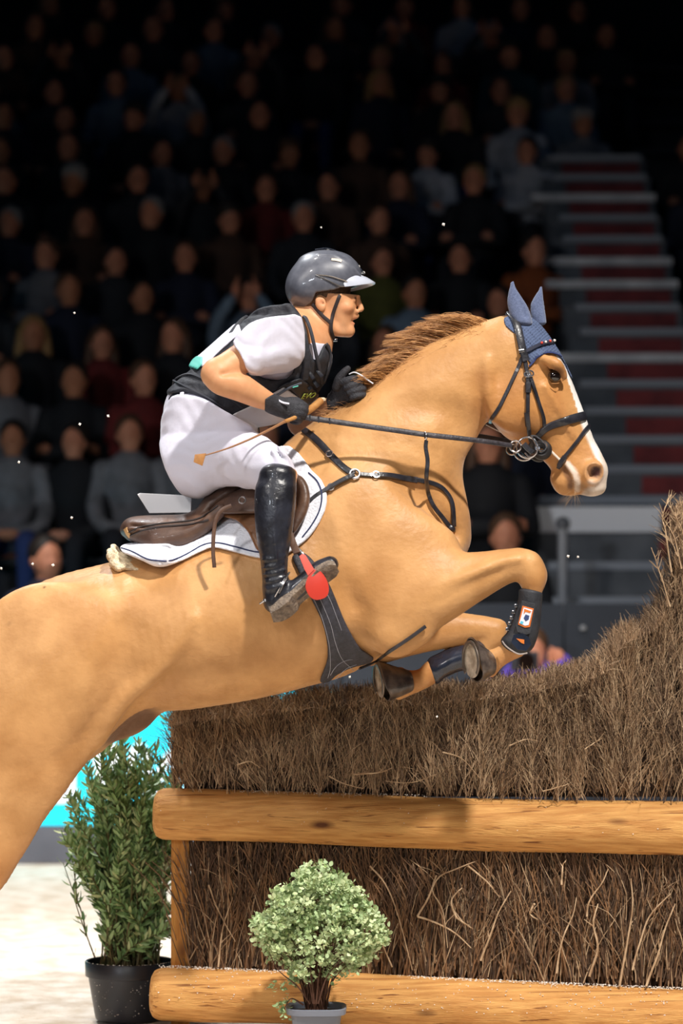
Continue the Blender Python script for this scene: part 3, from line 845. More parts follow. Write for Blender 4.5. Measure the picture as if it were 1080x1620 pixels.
for pts, r in [([(722,1452),(716,1438),(714,1425),(722,1412),(731,1405)], .0034), ([(722,1452),(738,1463),(748,1470)], .0030), ([(660,1450),(675,1425),(692,1390),(720,1375),(755,1362)], .0032),
               ([(660,1450),(690,1460),(722,1478),(745,1500)], .0030), ([(585,1370),(610,1400),(630,1450),(652,1535)], .0026), ([(932,1545),(945,1500),(938,1460),(946,1430)], .0040),
               ([(928,1450),(932,1425),(950,1400),(962,1375)], .0030), ([(1022,1560),(1040,1510),(1055,1460),(1068,1430)], .0036), ([(1000,1535),(1012,1490),(1030,1445),(1060,1415)], .0032),
               ([(845,1430),(838,1445),(850,1455)], .0034), ([(760,1520),(775,1480),(790,1440),(808,1410)], .0034), ([(888,1400),(890,1370),(896,1360)], .003),
               ([(690,1385),(684,1410),(700,1440),(708,1500)], .0024), ([(620,1530),(600,1480),(590,1430)], .0024), ([(980,1560),(990,1500),(1000,1440),(998,1390)], .0036),
               ([(880,1540),(888,1490),(905,1450),(912,1420)], .003), ([(740,1370),(770,1395),(790,1420)], .0028), ([(345,1530),(352,1470),(368,1420)], .0026), ([(330,1400),(345,1440),(372,1490)], .0024)]:
    sprig(pts, r*1.15, side=1, Yo=-.03)
for pts, r in [([(700,1190),(730,1200),(760,1232)], .0022), ([(560,1225),(600,1222),(620,1215)], .0024), ([(925,1185),(940,1175),(952,1168)], .002), ([(805,1180),(830,1170),(850,1172)], .0018),
               ([(375,1210),(395,1205),(412,1215)], .0020), ([(520,1228),(545,1240),(575,1248)], .0022), ([(858,1252),(880,1246),(900,1240)], .0022), ([(690,1225),(650,1238),(610,1236)], .0022)]:
    sprig(pts, r, side=2, Yo=-.09)
# kicked-up footing lying on the rails
M_grain = mat('footing_grain', (240, 234, 226), .9)
def grains(name, parent, pts, r0, r1):
    import bmesh
    m = MB()
    for p in pts:
        r = rng.uniform(r0, r1); t = V(1, 0, 0)
        q = [p+r*np.array(d)*rng.uniform(.6, 1.3) for d in ((1,0,0),(-1,0,0),(0,1,0),(0,-1,0),(0,0,.7),(0,0,-.7))]
        m.add(q, [(0,2,4),(2,1,4),(1,3,4),(3,0,4),(2,0,5),(1,2,5),(3,1,5),(0,3,5)])
    return tag(m.build(name, M_grain, parent, smooth=False, recalc=False), kind='stuff')
def on_log(A, T, U, B, n, rr, lo, hi, x1=1.5):
    out = []
    for _ in range(n):
        t = rng.uniform(lo, hi); s_ = rng.uniform(.02, x1)
        out.append(A+T*s_+(U*math.cos(t)-(B if B[1] > 0 else -B)*math.sin(t))*(rr))
    return out
grains('footing_grains', fence, on_log(A2, T2, U2, B2, 330, .088, .3, 1.7, 1.9)+on_log(A2, T2, U2, B2, 1300, .090, -.1, .30, 1.9), .0010, .0036)
grains('footing_grains', fence, on_log(A1, T1, U1, B1, 45, .086, .4, 1.9, 1.8)+on_log(A1, T1, U1, B1, 300, .088, -.1, .35, .9), .0008, .0028)

# ------------------------------------------------------------------ potted shrubs
M_potb = mat('black_plastic', (40, 42, 50), .38, (30, 32, 38), 8)
M_potg = mat('grey_plastic', (120, 126, 140), .45)
M_soil = mat('potting_soil', (52, 38, 28), 1, (80, 62, 46), 40, bump=.8)
def leafmesh(name, L, w, fold=.25, curl=.2):
    us = np.linspace(0, 1, 6); v = []
    for u in us:
        hw = w*math.sin(math.pi*min(1, u*.93+.05))**.8
        for q in (-1, 0, 1): v.append((u*L, q*hw, abs(q)*hw*fold-curl*L*u*u))
    f = [(i*3+j, i*3+j+1, (i+1)*3+j+1, (i+1)*3+j) for i in range(5) for j in (0, 1)]
    me = to_mesh(name, np.array(v), f, True); return me
def basis(d, roll):
    d = unit(d); s_ = unit(np.cross(d, (0, 0, 1) if abs(d[2]) < .95 else (1, 0, 0))); u = np.cross(s_, d)
    c, n = math.cos(roll), math.sin(roll)
    s2 = s_*c+u*n; u2 = np.cross(s2, d)
    return np.stack([d, -s2 if False else s2, np.cross(d, s2)], 1)
M_leaf = mat('laurel_leaf', (158, 188, 126), .42, (92, 132, 84), 9, spec=.6)
M_leaf2 = mat('pale_laurel_leaf', (196, 204, 156), .45, (150, 170, 110), 9)
M_stem = mat('green_stem', (110, 88, 60), .7, (84, 92, 52), 20)
px_pot = 205; PY = .78
pc = W(px_pot, 1519, PY); pr = (pc[0]-W(135, 1519, PY)[0])
shrub = empty('potted_laurel', (pc[0], PY, 0), 'tall green laurel shrub in a black plastic pot behind the left log ends', 'plant')
m = MB(); H = pc[2]
m.lathe([(.001, .0), (pr*.76, .0), (pr*.78, .01), (pr*.93, H-.055), (pr*.94, H-.052), (pr*1.0, H-.050), (pr*1.01, H-.004), (pr*.99, H), (pr*.95, H-.002), (pr*.92, H-.04), (pr*.90, H-.05), (.001, H-.05)], (pc[0], PY, 0), 40)
pot = m.build('pot', M_potb, shrub)
m = MB(); m.lathe([(.001, H-.055), (pr*.91, H-.048), (.001, H-.035)], (pc[0], PY, 0), 20); m.build('soil', M_soil, shrub)
NS_ = 105
stems = []; mst = MB()
rs = random.Random(5)
for i in range(NS_):
    a = rs.uniform(0, 6.28); r = pr*.75*math.sqrt(rs.random())
    b = V(pc[0]+r*math.cos(a), PY+r*math.sin(a), H-.04)
    tx = rs.triangular(78, 294, 240) if rs.random() < .5 else rs.uniform(100, 292); ty = rs.uniform(1166, 1330) if rs.random() < .5 else rs.uniform(1240, 1480)
    if tx < 125: ty = min(max(ty, 1262), 1330)
    if tx < 165 and ty > 1380: tx += 60
    if tx > 270: ty = max(ty, 1185)
    t = W(tx, ty, PY+rs.uniform(-.18, .2))
    mid = b*.45+t*.55+V((t[0]-b[0])*-.18, 0, 0)
    P = cat([b, (b+mid)/2, mid, (mid+t)/2+V(rs.uniform(-.015, .015), 0, 0), t], 16)
    stems.append(P); mst.tube(P, np.linspace(.0035, .0012, 16), 5)
for pts in ([(150,1515),(137,1480),(120,1430),(122,1420)], [(137,1480),(128,1440),(112,1400),(100,1365)], [(122,1430),(118,1385),(113,1350)], [(290,1240),(278,1180),(272,1150),(262,1135)]):
    P = cat([W(a, b, PY-.05) for a, b in pts], 14); stems.append(P); mst.tube(P, np.linspace(.003, .0012, 14), 5)
tag(mst.build('stems', M_stem, shrub, recalc=False), kind='stuff')
lmA, lmB = leafmesh('leaf', .052, .0064), leafmesh('leaf_pale', .046, .0060)
lmA.materials.append(M_leaf); lmB.materials.append(M_leaf2)
cand = []
for si, P in enumerate(stems):
    n = 110 if si < NS_ else 14
    for q in range(n):
        u = (rs.random()**.62)*.97+.03 if si < NS_ else rs.random()
        if si < NS_ and u < .12: continue
        K = len(P)-1; i = min(int(u*K), K-1); p = P[i]*(1-(u*K-i))+P[i+1]*(u*K-i)
        ax = unit(P[i+1]-P[i])
        a = q*2.4; side = unit(np.cross(ax, (math.cos(a), math.sin(a), .2)))
        d = unit(ax*rs.uniform(.5, 1.1)+side*rs.uniform(.5, 1.3))
        cand.append((p, basis(d, rs.uniform(-1.2, 1.2)), rs.uniform(.5, 1.0), rs.random() < .28, p[1]))
cand.sort(key=lambda c: c[4])
for i, (p, R, sc, pale, _) in enumerate(cand[:300]):
    o = bpy.data.objects.new('leaf', lmB if pale else lmA); COL.objects.link(o); o.parent = shrub
    M4 = Matrix([list(R[j]*sc)+[p[j]-shrub.location[j]] for j in range(3)]+[[0, 0, 0, 1]]); o.matrix_local = M4
def mass(name, src, items, m, parent):
    sv = np.array([v.co[:] for v in src.vertices]); sf = np.array([list(p.vertices) for p in src.polygons])
    vs = np.concatenate([(sv*sc) @ R.T+p for p, R, sc in items]); fs = np.concatenate([sf+i*len(sv) for i in range(len(items))])
    return tag(place(name, to_mesh(name, vs, fs), m, parent), kind='stuff')
rest = cand[300:]
mass('foliage', lmA, [(p, R, s_) for p, R, s_, pl, _ in rest if not pl], M_leaf, shrub)
mass('pale_foliage', lmB, [(p, R, s_) for p, R, s_, pl, _ in rest if pl], M_leaf2, shrub)
gp = []
for _ in range(90):
    a = rng.uniform(-2.6, -.5); z = rng.uniform(.02, H-.01); r = pr*(.78+.2*z/H)*1.005
    gp.append(V(pc[0]+r*math.cos(a), PY+r*math.sin(a), z))
for _ in range(60):
    a = rng.uniform(-3.1, 0); gp.append(V(pc[0]+pr*math.cos(a), PY+pr*math.sin(a), H+.001))
grains('footing_grains', shrub, gp, .0008, .0028)

M_sl = mat('grey_green_leaf', (200, 216, 168), .55, (152, 180, 126), 14)
M_sl2 = mat('light_grey_green_leaf', (222, 234, 186), .55, (184, 204, 146), 14)
M_brn = mat('brown_stem', (86, 54, 38), .7)
BYc = -.02
bc = W(500, 1591, BYc); bw = bc[0]-W(452, 1591, BYc)[0]
bush = empty('potted_bush', (bc[0], BYc, 0), 'small round pale green bush in a grey plastic pot in front of the log rails', 'plant')
m = MB(); H2 = bc[2]
def sq(r, z, k=28):
    out = []
    for i in range(k):
        t = 2*math.pi*i/k; c, s_ = math.cos(t), math.sin(t)
        q = (abs(c)**4+abs(s_)**4)**-.25; out.append((bc[0]+r*q*c, BYc+r*q*s_, z))
    return out
prof = [(bw*.62, 0), (bw*.84, H2-.022), (bw*.98, H2-.020), (bw*1.0, H2-.002), (bw*.97, H2), (bw*.86, H2-.006), (bw*.80, H2-.03)]
k = 28; v = sum([sq(r, z) for r, z in prof], [])
f = [(i*k+j, i*k+(j+1) % k, (i+1)*k+(j+1) % k, (i+1)*k+j) for i in range(len(prof)-1) for j in range(k)]+[tuple(reversed(range(k)))]
m.add(v, f); pot2 = m.build('pot', M_potg, bush)
m = MB(); v = sq(bw*.82, H2-.02)+[(bc[0], BYc, H2-.012)]; m.add(v, [(i, (i+1) % k, k) for i in range(k)]); m.build('soil', M_soil, bush, recalc=False)
# crown outline of the small bush
CR = [(487,1365),(505,1362),(540,1375),(555,1385),(548,1405),(585,1412),(595,1435),(615,1465),(618,1488),(600,1500),(590,1520),(560,1535),(530,1545),(500,1560),(465,1560),(450,1530),(415,1512),(420,1490),(392,1484),(398,1455),(425,1450),(430,1425),(425,1408),(455,1400),(475,1390),(470,1375)]
cx_, cz_ = 505, 1462
mst = MB(); items = []; items2 = []
for i in range(470):
    j = rs.randrange(len(CR)); j2 = (j+1) % len(CR); q = rs.random()
    ex = CR[j][0]*(1-q)+CR[j2][0]*q; ey = CR[j][1]*(1-q)+CR[j2][1]*q
    s_ = rs.random()**.5*.95; tx = cx_+(ex-cx_)*s_; ty = cz_+(ey-cz_)*s_
    dyy = math.sqrt(max(0, 1-s_*s_))*.19*rs.uniform(-1, 1)+rs.uniform(-.02, .02)
    t = W(tx, ty, BYc+dyy); b = V(bc[0]+rs.uniform(-.03, .03), BYc+rs.uniform(-.03, .03), H2-.02)
    mid = b*.4+t*.6+V((b[0]-t[0])*.25, (b[1]-t[1])*.25, 0)
    P = cat([b, mid, t], 9)
    if i < 110: mst.tube(P, np.linspace(.0022, .0008, 9), 4)
    for q in range(22):
        p = t+np.array([rs.gauss(0, .010), rs.gauss(0, .012), rs.gauss(0, .009)])
        d = unit(np.array([rs.gauss(0, 1), rs.gauss(0, 1), rs.gauss(.3, .7)]))
        (items2 if rs.random() < .4 else items).append((p, basis(d, rs.uniform(-1.5, 1.5)), rs.uniform(.7, 1.2)))
for (tx, ty) in [(455,1585),(440,1590),(448,1605),(452,1560),(430,1560),(545,1540),(530,1550),(560,1530)]:
    for q in range(14):
        p = W(tx, ty, BYc-.05)+np.array([rs.gauss(0, .008)]*1+[rs.gauss(0, .01), rs.gauss(0, .010)]); items.append((p, basis(np.array([rs.gauss(0, 1) for _ in range(3)]), 0), 1))
for pts in ([(490,1588),(470,1560),(440,1535),(425,1505)], [(495,1588),(488,1550),(470,1500)], [(500,1588),(505,1540),(520,1480)], [(497,1588),(490,1530),(480,1440)], [(503,1588),(520,1540),(560,1500)], [(480,1590),(460,1580),(448,1600)]):
    mst.tube(cat([W(a, b, BYc-.06) for a, b in pts], 10), np.linspace(.003, .0012, 10), 5)
tag(mst.build('stems', M_brn, bush, recalc=False), kind='stuff')
lmC = leafmesh('small_leaf', .015, .0062, .2, .15)
mass('foliage', lmC, items, M_sl, bush); mass('light_foliage', lmC, items2, M_sl2, bush)
#SECTION
# ------------------------------------------------------------------ saddle, pad, girth
M_pad = mat('white_quilted_cloth', (232, 234, 244), .85, bump=.5, bscale=120)
M_navy = mat('navy_piping', (34, 44, 84), .7)
M_fleece = mat('cream_fleece', (250, 232, 200), 1, (206, 184, 150), 60, bump=1, bscale=150)
M_sad = mat('brown_saddle_leather', (104, 76, 60), .45, (74, 52, 42), 14, bump=.15, bscale=90, coat=.05)
M_sadl = mat('tan_saddle_leather', (138, 92, 56), .38, (108, 70, 44), 10, bump=.15, bscale=90, coat=.2)
M_blk = mat('black_leather', (28, 28, 34), .35, (46, 46, 54), 30, bump=.15, bscale=120, coat=.2)
M_elastic = mat('charcoal_girth', (44, 44, 52), .6, (58, 58, 68), 60, bump=.3, bscale=150)
M_thread = mat('grey_thread', (150, 150, 160), .6)
M_steel = mat('polished_steel', (205, 205, 210), .22, metal=1)
padc = (W(350, 850, 0)[0], 0, W(350, 850, 0)[2])
padroot = empty('saddle_pad', padc, 'white saddle pad with navy piping and a cream fleece edge under the saddle', 'saddle pad')
PADP = [(184,862),(200,855),(230,850),(300,820),(350,790),(400,750),(440,700),(470,712),(492,742),(508,758),(517,782),(514,808),(497,840),(478,860),(452,878),(425,884),(398,881),(345,867),(325,869),
        (290,886),(262,896),(244,896),(226,888),(204,879),(190,873)]
PF = Field((-.80, -.40, 1.2), (.05, .40, 2.0), .007); PF.F = HF.sample(PF).astype(np.float32)
PF.chain([(187,868,192,898,0,.11), (205,867,210,900,0,.15), (232,864,238,905,0,.20), (262,864,270,910,0,.23)], .04, 24)
padm = cover('pad', PF, PADP, -.24, .015, M_pad, padroot, h=.0045, depth=.03, smooth=2, rnd=.006)
PB = BVHTree.FromPolygons([tuple(v_.co+padroot.location) for v_ in padm.data.vertices], [tuple(p_.vertices) for p_ in padm.data.polygons])
def surf_tube(pts, n, r, lift, m, name, parent, both=True, flat=1, bvh=None):
    p, q = path(pts, n, lift, bvh); mb = MB(); mb.tube(p, r, 6)
    if both: m2 = MB(); m2.tube(p*V(1, -1, 1), r, 6); m2.build(name, m, parent, recalc=False)
    return mb.build(name, m, parent, recalc=False)
surf_tube([(192,867),(210,873),(232,884),(250,887),(270,887),(295,877),(322,862),(345,859),(372,865),(398,872),(425,876)], 70, .0024, .001, M_navy, 'piping', padroot, bvh=PB)
surf_tube([(478,850),(492,832),(505,808),(509,783),(502,762),(488,748)], 50, .0024, .001, M_navy, 'piping', padroot, bvh=PB)
mb = MB()
f = Field((-.78, -.24, 1.45), (-.55, .24, 1.72), .006)
for (a, b) in [(181,866),(183,872),(186,878),(190,880),(196,884),(204,886),(212,888),(222,891),(184,884),(192,888)]:
    for yy in np.linspace(-.16, .16, 9):
        zz = W(a, b, 0); f.ell(zz+V(rng.normal()*.004, yy, -abs(yy)**2*1.0+rng.normal()*.003), (.011, .026, .009), .012)
place('fleece_edge', f.mesh('fleece_edge', 1), M_fleece, padroot)
# blank white panel added behind the seat, no real part of the pad
mb = MB(); P = [W(a, b, .03) for a, b in [(217,782),(221,780),(300,784),(303,787),(302,811),(236,812)]]
mb.prism(P, (0, .012, 0)); mb.build('blank_white_panel', mat('white_card', (250, 250, 252), .6), padroot, bevel=.002, smooth=False)
# saddle
SF = Field((-.78, -.34, 1.25), (.0, .34, 1.80), .0055)
SF.chain([(197,826,210,850,0,.07), (205,819,214,858,0,.12), (225,815,236,862,0,.155), (258,811,265,862,0,.165), (290,811,300,852,0,.16), (316,802,322,838,0,.15), (334,778,344,818,0,.14),
          (365,757,372,800,0,.13), (410,735,418,790,0,.12), (450,712,462,780,0,.115), (480,702,492,765,0,.10)], .01, 60)
SF.line([W(215,846,-.10), W(245,853,-.125), W(285,848,-.14), W(318,832,-.15), W(350,806,-.17)], [.022,.036,.036,.03,.02], .01)
SF.line([W(215,846,.10), W(245,853,.125), W(285,848,.14), W(318,832,.15), W(350,806,.17)], [.022,.036,.036,.03,.02], .01)
for sy in (-1, 1):
    SF.line([W(205,832,sy*.115), W(245,834,sy*.168), W(300,830,sy*.17), W(330,812,sy*.165), W(370,790,sy*.16)], [.004,.005,.005,.004], .01, sub=True)
SF.ell(W(262,808,0), (.07,.10,.012), .02, sub=True)
saddle = empty('saddle', W(330,800,0), 'brown leather jumping saddle under the rider', 'saddle')
seat = place('seat', SF.mesh('seat', 2), M_sad, saddle)
cover('skirt', HF, [(322,806),(350,782),(395,765),(440,745),(455,760),(440,800),(415,812),(385,812),(352,812)], -.25, .062, M_sad, saddle, depth=.0, smooth=2, rnd=.012, h=.005)
cover('flap', HF, [(338,810),(372,790),(400,770),(440,750),(470,748),(486,770),(490,792),(484,815),(472,834),(462,852),(455,868),(436,878),(410,873),(402,862),(392,842),(372,822)], -.26, .038, M_sadl, saddle, depth=.0, smooth=2, rnd=.010, h=.005)
cover('knee_roll', HF, [(462,752),(476,752),(487,768),(490,790),(485,812),(474,832),(463,846),(462,820),(470,800),(472,775)], -.27, .066, M_sad, saddle, depth=.0, smooth=2, rnd=.02, h=.005, yhi=0)
cover('knee_roll', HF, [(462,752),(476,752),(487,768),(490,790),(485,812),(474,832),(463,846),(462,820),(470,800),(472,775)], -.27, .066, M_sad, saddle, depth=.0, smooth=2, rnd=.02, h=.005, ylo=0)
# billet strap hanging from the skirt
for sy in (-1,):
    mb = MB(); P = np.array([W(a, b, -.335) for a, b in cat([(366,800),(352,806),(342,820),(338,845),(337,872),(339,898)], 20)])
    N_ = np.tile(V(0, -1, 0), (20, 1)); mb.strap(P, N_, .012, .004); mb.build('strap', M_sad, saddle)
    mb = MB(); p, q = path([(408,782),(385,790),(368,798),(360,806)], 16, .066); mb.strap(p, q, .012, .004); mb.build('strap', M_blk, saddle)
mb = MB(); mb.ring(W(383,791,-.38), (0, 1, .2), .010, .0022); mb.build('buckle', M_steel, saddle)
SB = BVHTree.FromPolygons([tuple(v_.co+saddle.location) for v_ in seat.data.vertices], [tuple(p_.vertices) for p_ in seat.data.polygons])
for pts in ([(204,842),(222,834),(250,829),(280,826),(305,823),(325,815),(345,800)], [(206,847),(228,838),(255,833),(285,831),(310,828),(330,822)]):
    p, q = path(pts, 40, .0015, SB); 
    for sy in (-1, 1): mb = MB(); mb.tube(p*V(1, -sy, 1), .0028, 6); mb.build('welt', mat('dark_welt', (40, 28, 24), .5), saddle, recalc=False)
p, q = path([(199,836),(201,842),(206,848)], 8, .001, SB); mb = MB(); mb.strap(p, q, .022, .003); mb.build('cantle_highlight', mat('tan_highlight', (200, 156, 104), .5), saddle)  # highlight on the cantle end, painted as a thin tan strip
# girth
girth = empty('girth', W(540,1000,-.2), 'wide charcoal girth with pale stitching around the horse behind the forelegs', 'girth')
GP = [(462,880),(480,874),(498,890),(516,915),(530,945),(543,978),(558,1008),(572,1028),(592,1042),(585,1052),(566,1056),(548,1062),(530,1072),(520,1082),(505,1082),(512,1060),(518,1040),(516,1010),(508,980),(496,955),(482,925),(470,900)]
cover('band', HF, GP, -.25, .014, M_elastic, girth, smooth=2, rnd=.008, h=.0045, depth=.03)
for pts in ([(488,915),(506,950),(520,985),(528,1015),(540,1040),(556,1054)], [(500,915),(520,950),(534,985),(548,1018),(566,1040)], [(480,920),(496,950),(510,985),(519,1020),(520,1050),(516,1066)],
            [(520,1062),(532,1046),(552,1038),(574,1040)], [(528,1068),(545,1052),(560,1046)]):
    surf_tube(pts, 40, .0010, .0150, M_thread, 'stitching', girth, both=False)
# ------------------------------------------------------------------ breastplate and martingale
bp = empty('breastplate', W(565,750,-.2), 'black leather breastplate with steel rings across the shoulder and chest', 'harness')
def strap(name, pts, n, w, t, parent, lift=.003, m=None, both=True):
    p, q = path(pts, n, lift); mb = MB(); mb.strap(p, q, w, t)
    o = mb.build(name, m or M_blk, parent)
    if both:
        mb = MB(); mb.strap(p*V(1, -1, 1), q*V(1, -1, 1), w, t); mb.build(name, m or M_blk, parent)
    return o
strap('strap', [(482,682),(498,694),(512,708),(528,726),(545,742),(560,751)], 24, .021, .006, bp)
strap('strap', [(560,754),(540,763),(520,775),(500,788),(488,800)], 24, .015, .006, bp, .012)
strap('strap', [(566,751),(590,753),(620,754),(650,757),(675,762),(695,770),(708,784),(714,798),(716,815),(717,832)], 40, .015, .006, bp)
strap('keeper', [(597,753),(620,754),(645,757),(660,759)], 16, .019, .010, bp)
p, q = onto(561, 752, .010); mb = MB(); mb.ring(p, q, .015, .0045); mb.build('ring', M_steel, bp)
for a, b in ((594,753), (522,720), (524,772)):
    p, q = onto(a, b, .010); mb = MB(); mb.ring(p, q, .0105, .0022); mb.build('buckle', M_steel, bp)
mart = MB(); P = [W(674,697,-.232), W(673,708,-.235), W(676,730,-.238), W(674,755,-.235)]+[onto(a_, b_, .012)[0] for a_, b_ in ((676,778),(684,800),(697,818),(708,829),(716,835))]+[W(722,840,-.0)]
P = cat(P, 40); mart.strap(P, np.tile(V(.2, -1, 0), (40, 1)), np.linspace(.012, .015, 40), .005)
P2 = P*V(1, -1, 1); mart.strap(P2, np.tile(V(.2, 1, 0), (40, 1)), .012, .005)
mart.build('martingale_fork', M_blk, bp)
mb = MB(); P = cat([W(719,800,-.05), W(722,820,-.02), W(724,838,0), W(722,842,0)], 14); mb.tube(P, .005, 6); mb.build('chest_strap', M_blk, bp)
mb = MB(); mb.ring(W(673,690,-.230), (1, .2, .1), .012, .0026, sx=1); mb.build('ring', M_steel, bp)
for a, b, r in ((707,828,.010), (716,834,.012), (722,842,.012)):
    mb = MB(); mb.ring(W(a, b, -.04 if a < 720 else 0), (.4, -1, .1), r, .0035, sx=.7); mb.build('buckle', M_steel, bp)
strap('belly_strap', [(672,990),(655,1003),(635,1017),(612,1031),(588,1045),(566,1054)], 24, .011, .006, bp, .006, None, False)
# ------------------------------------------------------------------ ear bonnet
M_bon = mat('navy_crochet', (62, 76, 110), .9, (44, 56, 98), 260, bump=1, bscale=320)
M_bone = mat('blue_ear_cloth', (98, 110, 144), .85, (82, 94, 126), 200, bump=.4, bscale=400, sheen=.4)
bon = empty('ear_bonnet', W(845,540,0), 'navy crocheted ear bonnet over the horse\'s poll and ears', 'bonnet')
BP = [(795,507),(800,503),(815,495),(862,500),(872,515),(884,540),(899,570),(914,600),(909,600),(902,597),(895,580),(887,568),(877,562),(866,560),(852,566),(843,574),(836,580),(829,565),(824,545),(812,532),(798,520)]
MBON = M_bon; nt = MBON.node_tree; N = nt.nodes; L = nt.links                    # open crochet mesh: rows of small holes as relief
bs = N['Principled BSDF']; tc = N.new('ShaderNodeTexCoord'); mp = N.new('ShaderNodeMapping'); mp.inputs['Rotation'].default_value = (0, .75, 0); mp.inputs['Scale'].default_value = (115, 90, 115)
vo = N.new('ShaderNodeTexVoronoi'); vo.inputs['Randomness'].default_value = .15; vo.inputs['Scale'].default_value = 1
L.new(tc.outputs['Object'], mp.inputs[0]); L.new(mp.outputs[0], vo.inputs['Vector'])
bpn = N.new('ShaderNodeBump'); bpn.inputs['Strength'].default_value = 1; bpn.inputs['Distance'].default_value = .004
L.new(vo.outputs['Distance'], bpn.inputs['Height']); L.new(bpn.outputs[0], bs.inputs['Normal'])
mr = N.new('ShaderNodeMapRange'); mr.inputs[1].default_value = .28; mr.inputs[2].default_value = .10
L.new(vo.outputs['Distance'], mr.inputs[0]); mx = N.new('ShaderNodeMix'); mx.data_type = 'RGBA'
mx.inputs[6].default_value = lin(80, 94, 126); mx.inputs[7].default_value = lin(26, 32, 56); L.new(mr.outputs[0], mx.inputs[0]); L.new(mx.outputs[2], bs.inputs['Base Color'])
cover('cap', HF, BP, -.0, .006, M_bon, bon, h=.0035, smooth=2, rnd=.004, depth=.02)
for (st, Y, w) in (([(812,508,842,512),(806,496,840,500),(802,478,834,485),(804,462,824,470),(807,452,815,458),(808.5,446,811,449)], -.055, .024),
                   ([(845,512,864,510),(840,498,863,500),(839,482,861,486),(846,468,859,472),(852,459,857.5,462),(854,454,856,456)], .05, .020)):
    EF = Field(W(795, 530, Y)-V(.02, .06, .02), W(870, 440, Y)+V(.02, .06, .02), .003)
    EF.chain([(a, b, c, d, Y, w*(1-.8*i/5)) for i, (a, b, c, d) in enumerate(st)], .005, 40)
    EF.line([W(st[i][2]*.72+st[i][0]*.28, st[i][3]*.72+st[i][1]*.28, Y-(.02 if Y < 0 else -.02)) for i in (1, 2, 3, 4)], [.006, .007, .005, .002], .008, sub=True)
    place('ear_sleeve', EF.mesh('ear_sleeve', 1), M_bone, bon)
p, q = path([(894,549),(890,553),(886,558)], 8, .0065)
mb = MB(); p, q = path([(883,554),(888,556),(891,559)], 8, .0075); mb.strap(p, q, .008, .002); mb.build('red_emblem', mat('red_embroidery', (206, 64, 60), .6), bon)
strap('edging', [(836,580),(843,573),(852,565),(866,559),(877,561),(887,567),(895,579),(902,596)], 40, .006, .003, bon, .0055, mat('navy_edging', (44, 56, 104), .8))
# ------------------------------------------------------------------ bridle
bri = empty('bridle', W(850,640,-.08), 'black leather bridle with steel bit rings and a beaded browband', 'bridle')
L_ = .010
strap('headpiece', [(806,500),(812,508),(818,522),(822,540),(826,556),(831,572)], 24, .024, .006, bri, L_)
strap('cheekpiece', [(829,566),(832,585),(834,605),(834,630),(834,660),(836,682),(840,696)], 40, .013, .006, bri, .005)
strap('cheek_keeper', [(834,606),(834,622)], 6, .019, .010, bri, .006)
strap('cheek_keeper', [(832,652),(834,672)], 6, .017, .010, bri, .006)
strap('throat_lash', [(825,566),(818,585),(806,612),(794,636),(784,652),(776,666)], 30, .012, .005, bri, .004)
strap('noseband_strap', [(836,590),(843,612),(850,636),(858,660),(860,674)], 30, .012, .005, bri, .004)
strap('noseband', [(838,706),(850,690),(862,678),(880,670),(900,664),(920,659),(934,658),(938,660)], 40, np.interp(np.linspace(0, 1, 40), [0, .2, .6, 1], [.016, .02, .028, .030]), .009, bri, .003)
strap('flash_strap', [(937,668),(926,678),(912,698),(898,716),(888,730),(884,740)], 30, .012, .006, bri, .005)
strap('flash_buckle', [(894,722),(886,736)], 8, .017, .010, bri, .006)
strap('browband', [(820,558),(832,556),(848,548),(862,544),(876,544),(884,546),(888,549)], 30, .012, .007, bri, .009, mat('navy_browband', (48, 50, 66), .35, coat=.4))
mred, mgold = mat('red_bead', (214, 66, 44), .3), mat('white_bead', (226, 222, 214), .3)
for i, (a, b) in enumerate([(852,545.5),(858,544.5),(864,543.5),(870,543.5),(876,544),(881,545)]):
    p, q = onto(a, b, .018); mb = MB(); mb.lathe([(.0045*math.sin(t), -.0045*math.cos(t)) for t in np.linspace(.05, math.pi-.05, 6)], p, 8); mb.build('bead', (mred, mgold)[i % 2], bri)
p, q = path([(819,557),(827,556)], 5, .018); mb = MB(); mb.strap(p, q, .009, .002); mb.build('clasp', M_steel, bri)
for a, b in ((833,594), (838,592)):
    p, q = onto(a, b, .012); mb = MB(); mb.ring(p, q, .0085, .0028, sx=1.1); mb.build('buckle', M_steel, bri)
BY = -.082
bit = W(834,708,BY)
M_rub = mat('black_rubber', (30, 28, 30), .6)
for sy in (-1, 1):
    s3 = V(1, -sy, 1) if sy == 1 else V(1, 1, 1)
    mb = MB(); mb.ring(bit*s3, (.12, 1, 0), .0335*.98, .0033, 30, 8); mb.build('bit_ring', M_steel, bri)
    mb = MB(); mb.ring(W(815,706,BY-.008)*s3, (.1, 1, .1), .0175, .003, 24, 8); mb.build('bit_ring', M_steel, bri)
    mb = MB(); c = W(852,700,BY); P = [W(a, b, BY-.006)*s3 for a, b in [(839,689),(848,690),(858,698),(864,706),(860,713),(852,711),(846,700),(842,693),(839,689)]]; mb.tube(cat(P, 30), .003, 6); mb.build('bit_shank', M_steel, bri)
    mb = MB(); mb.ring(W(857,712,BY+.012)*s3, (.1, 1, 0), .018, .014, 24, 8); mb.build('bit_guard', M_rub, bri)
    mb = MB(); P = [W(a, b, BY-.012)*s3 for a, b in [(828,702),(834,709),(842,716)]]; mb.strap(cat(P, 10), np.tile(V(0, sy, 0), (10, 1)), .017, .012); mb.build('curb_strap', M_blk, bri)
    mb = MB(); P = [W(a, b, BY+.01)*s3 for a, b in [(830,716),(836,722),(843,719),(850,712)]]; mb.tube(cat(P, 14), .0028, 6); mb.build('chain', M_steel, bri)
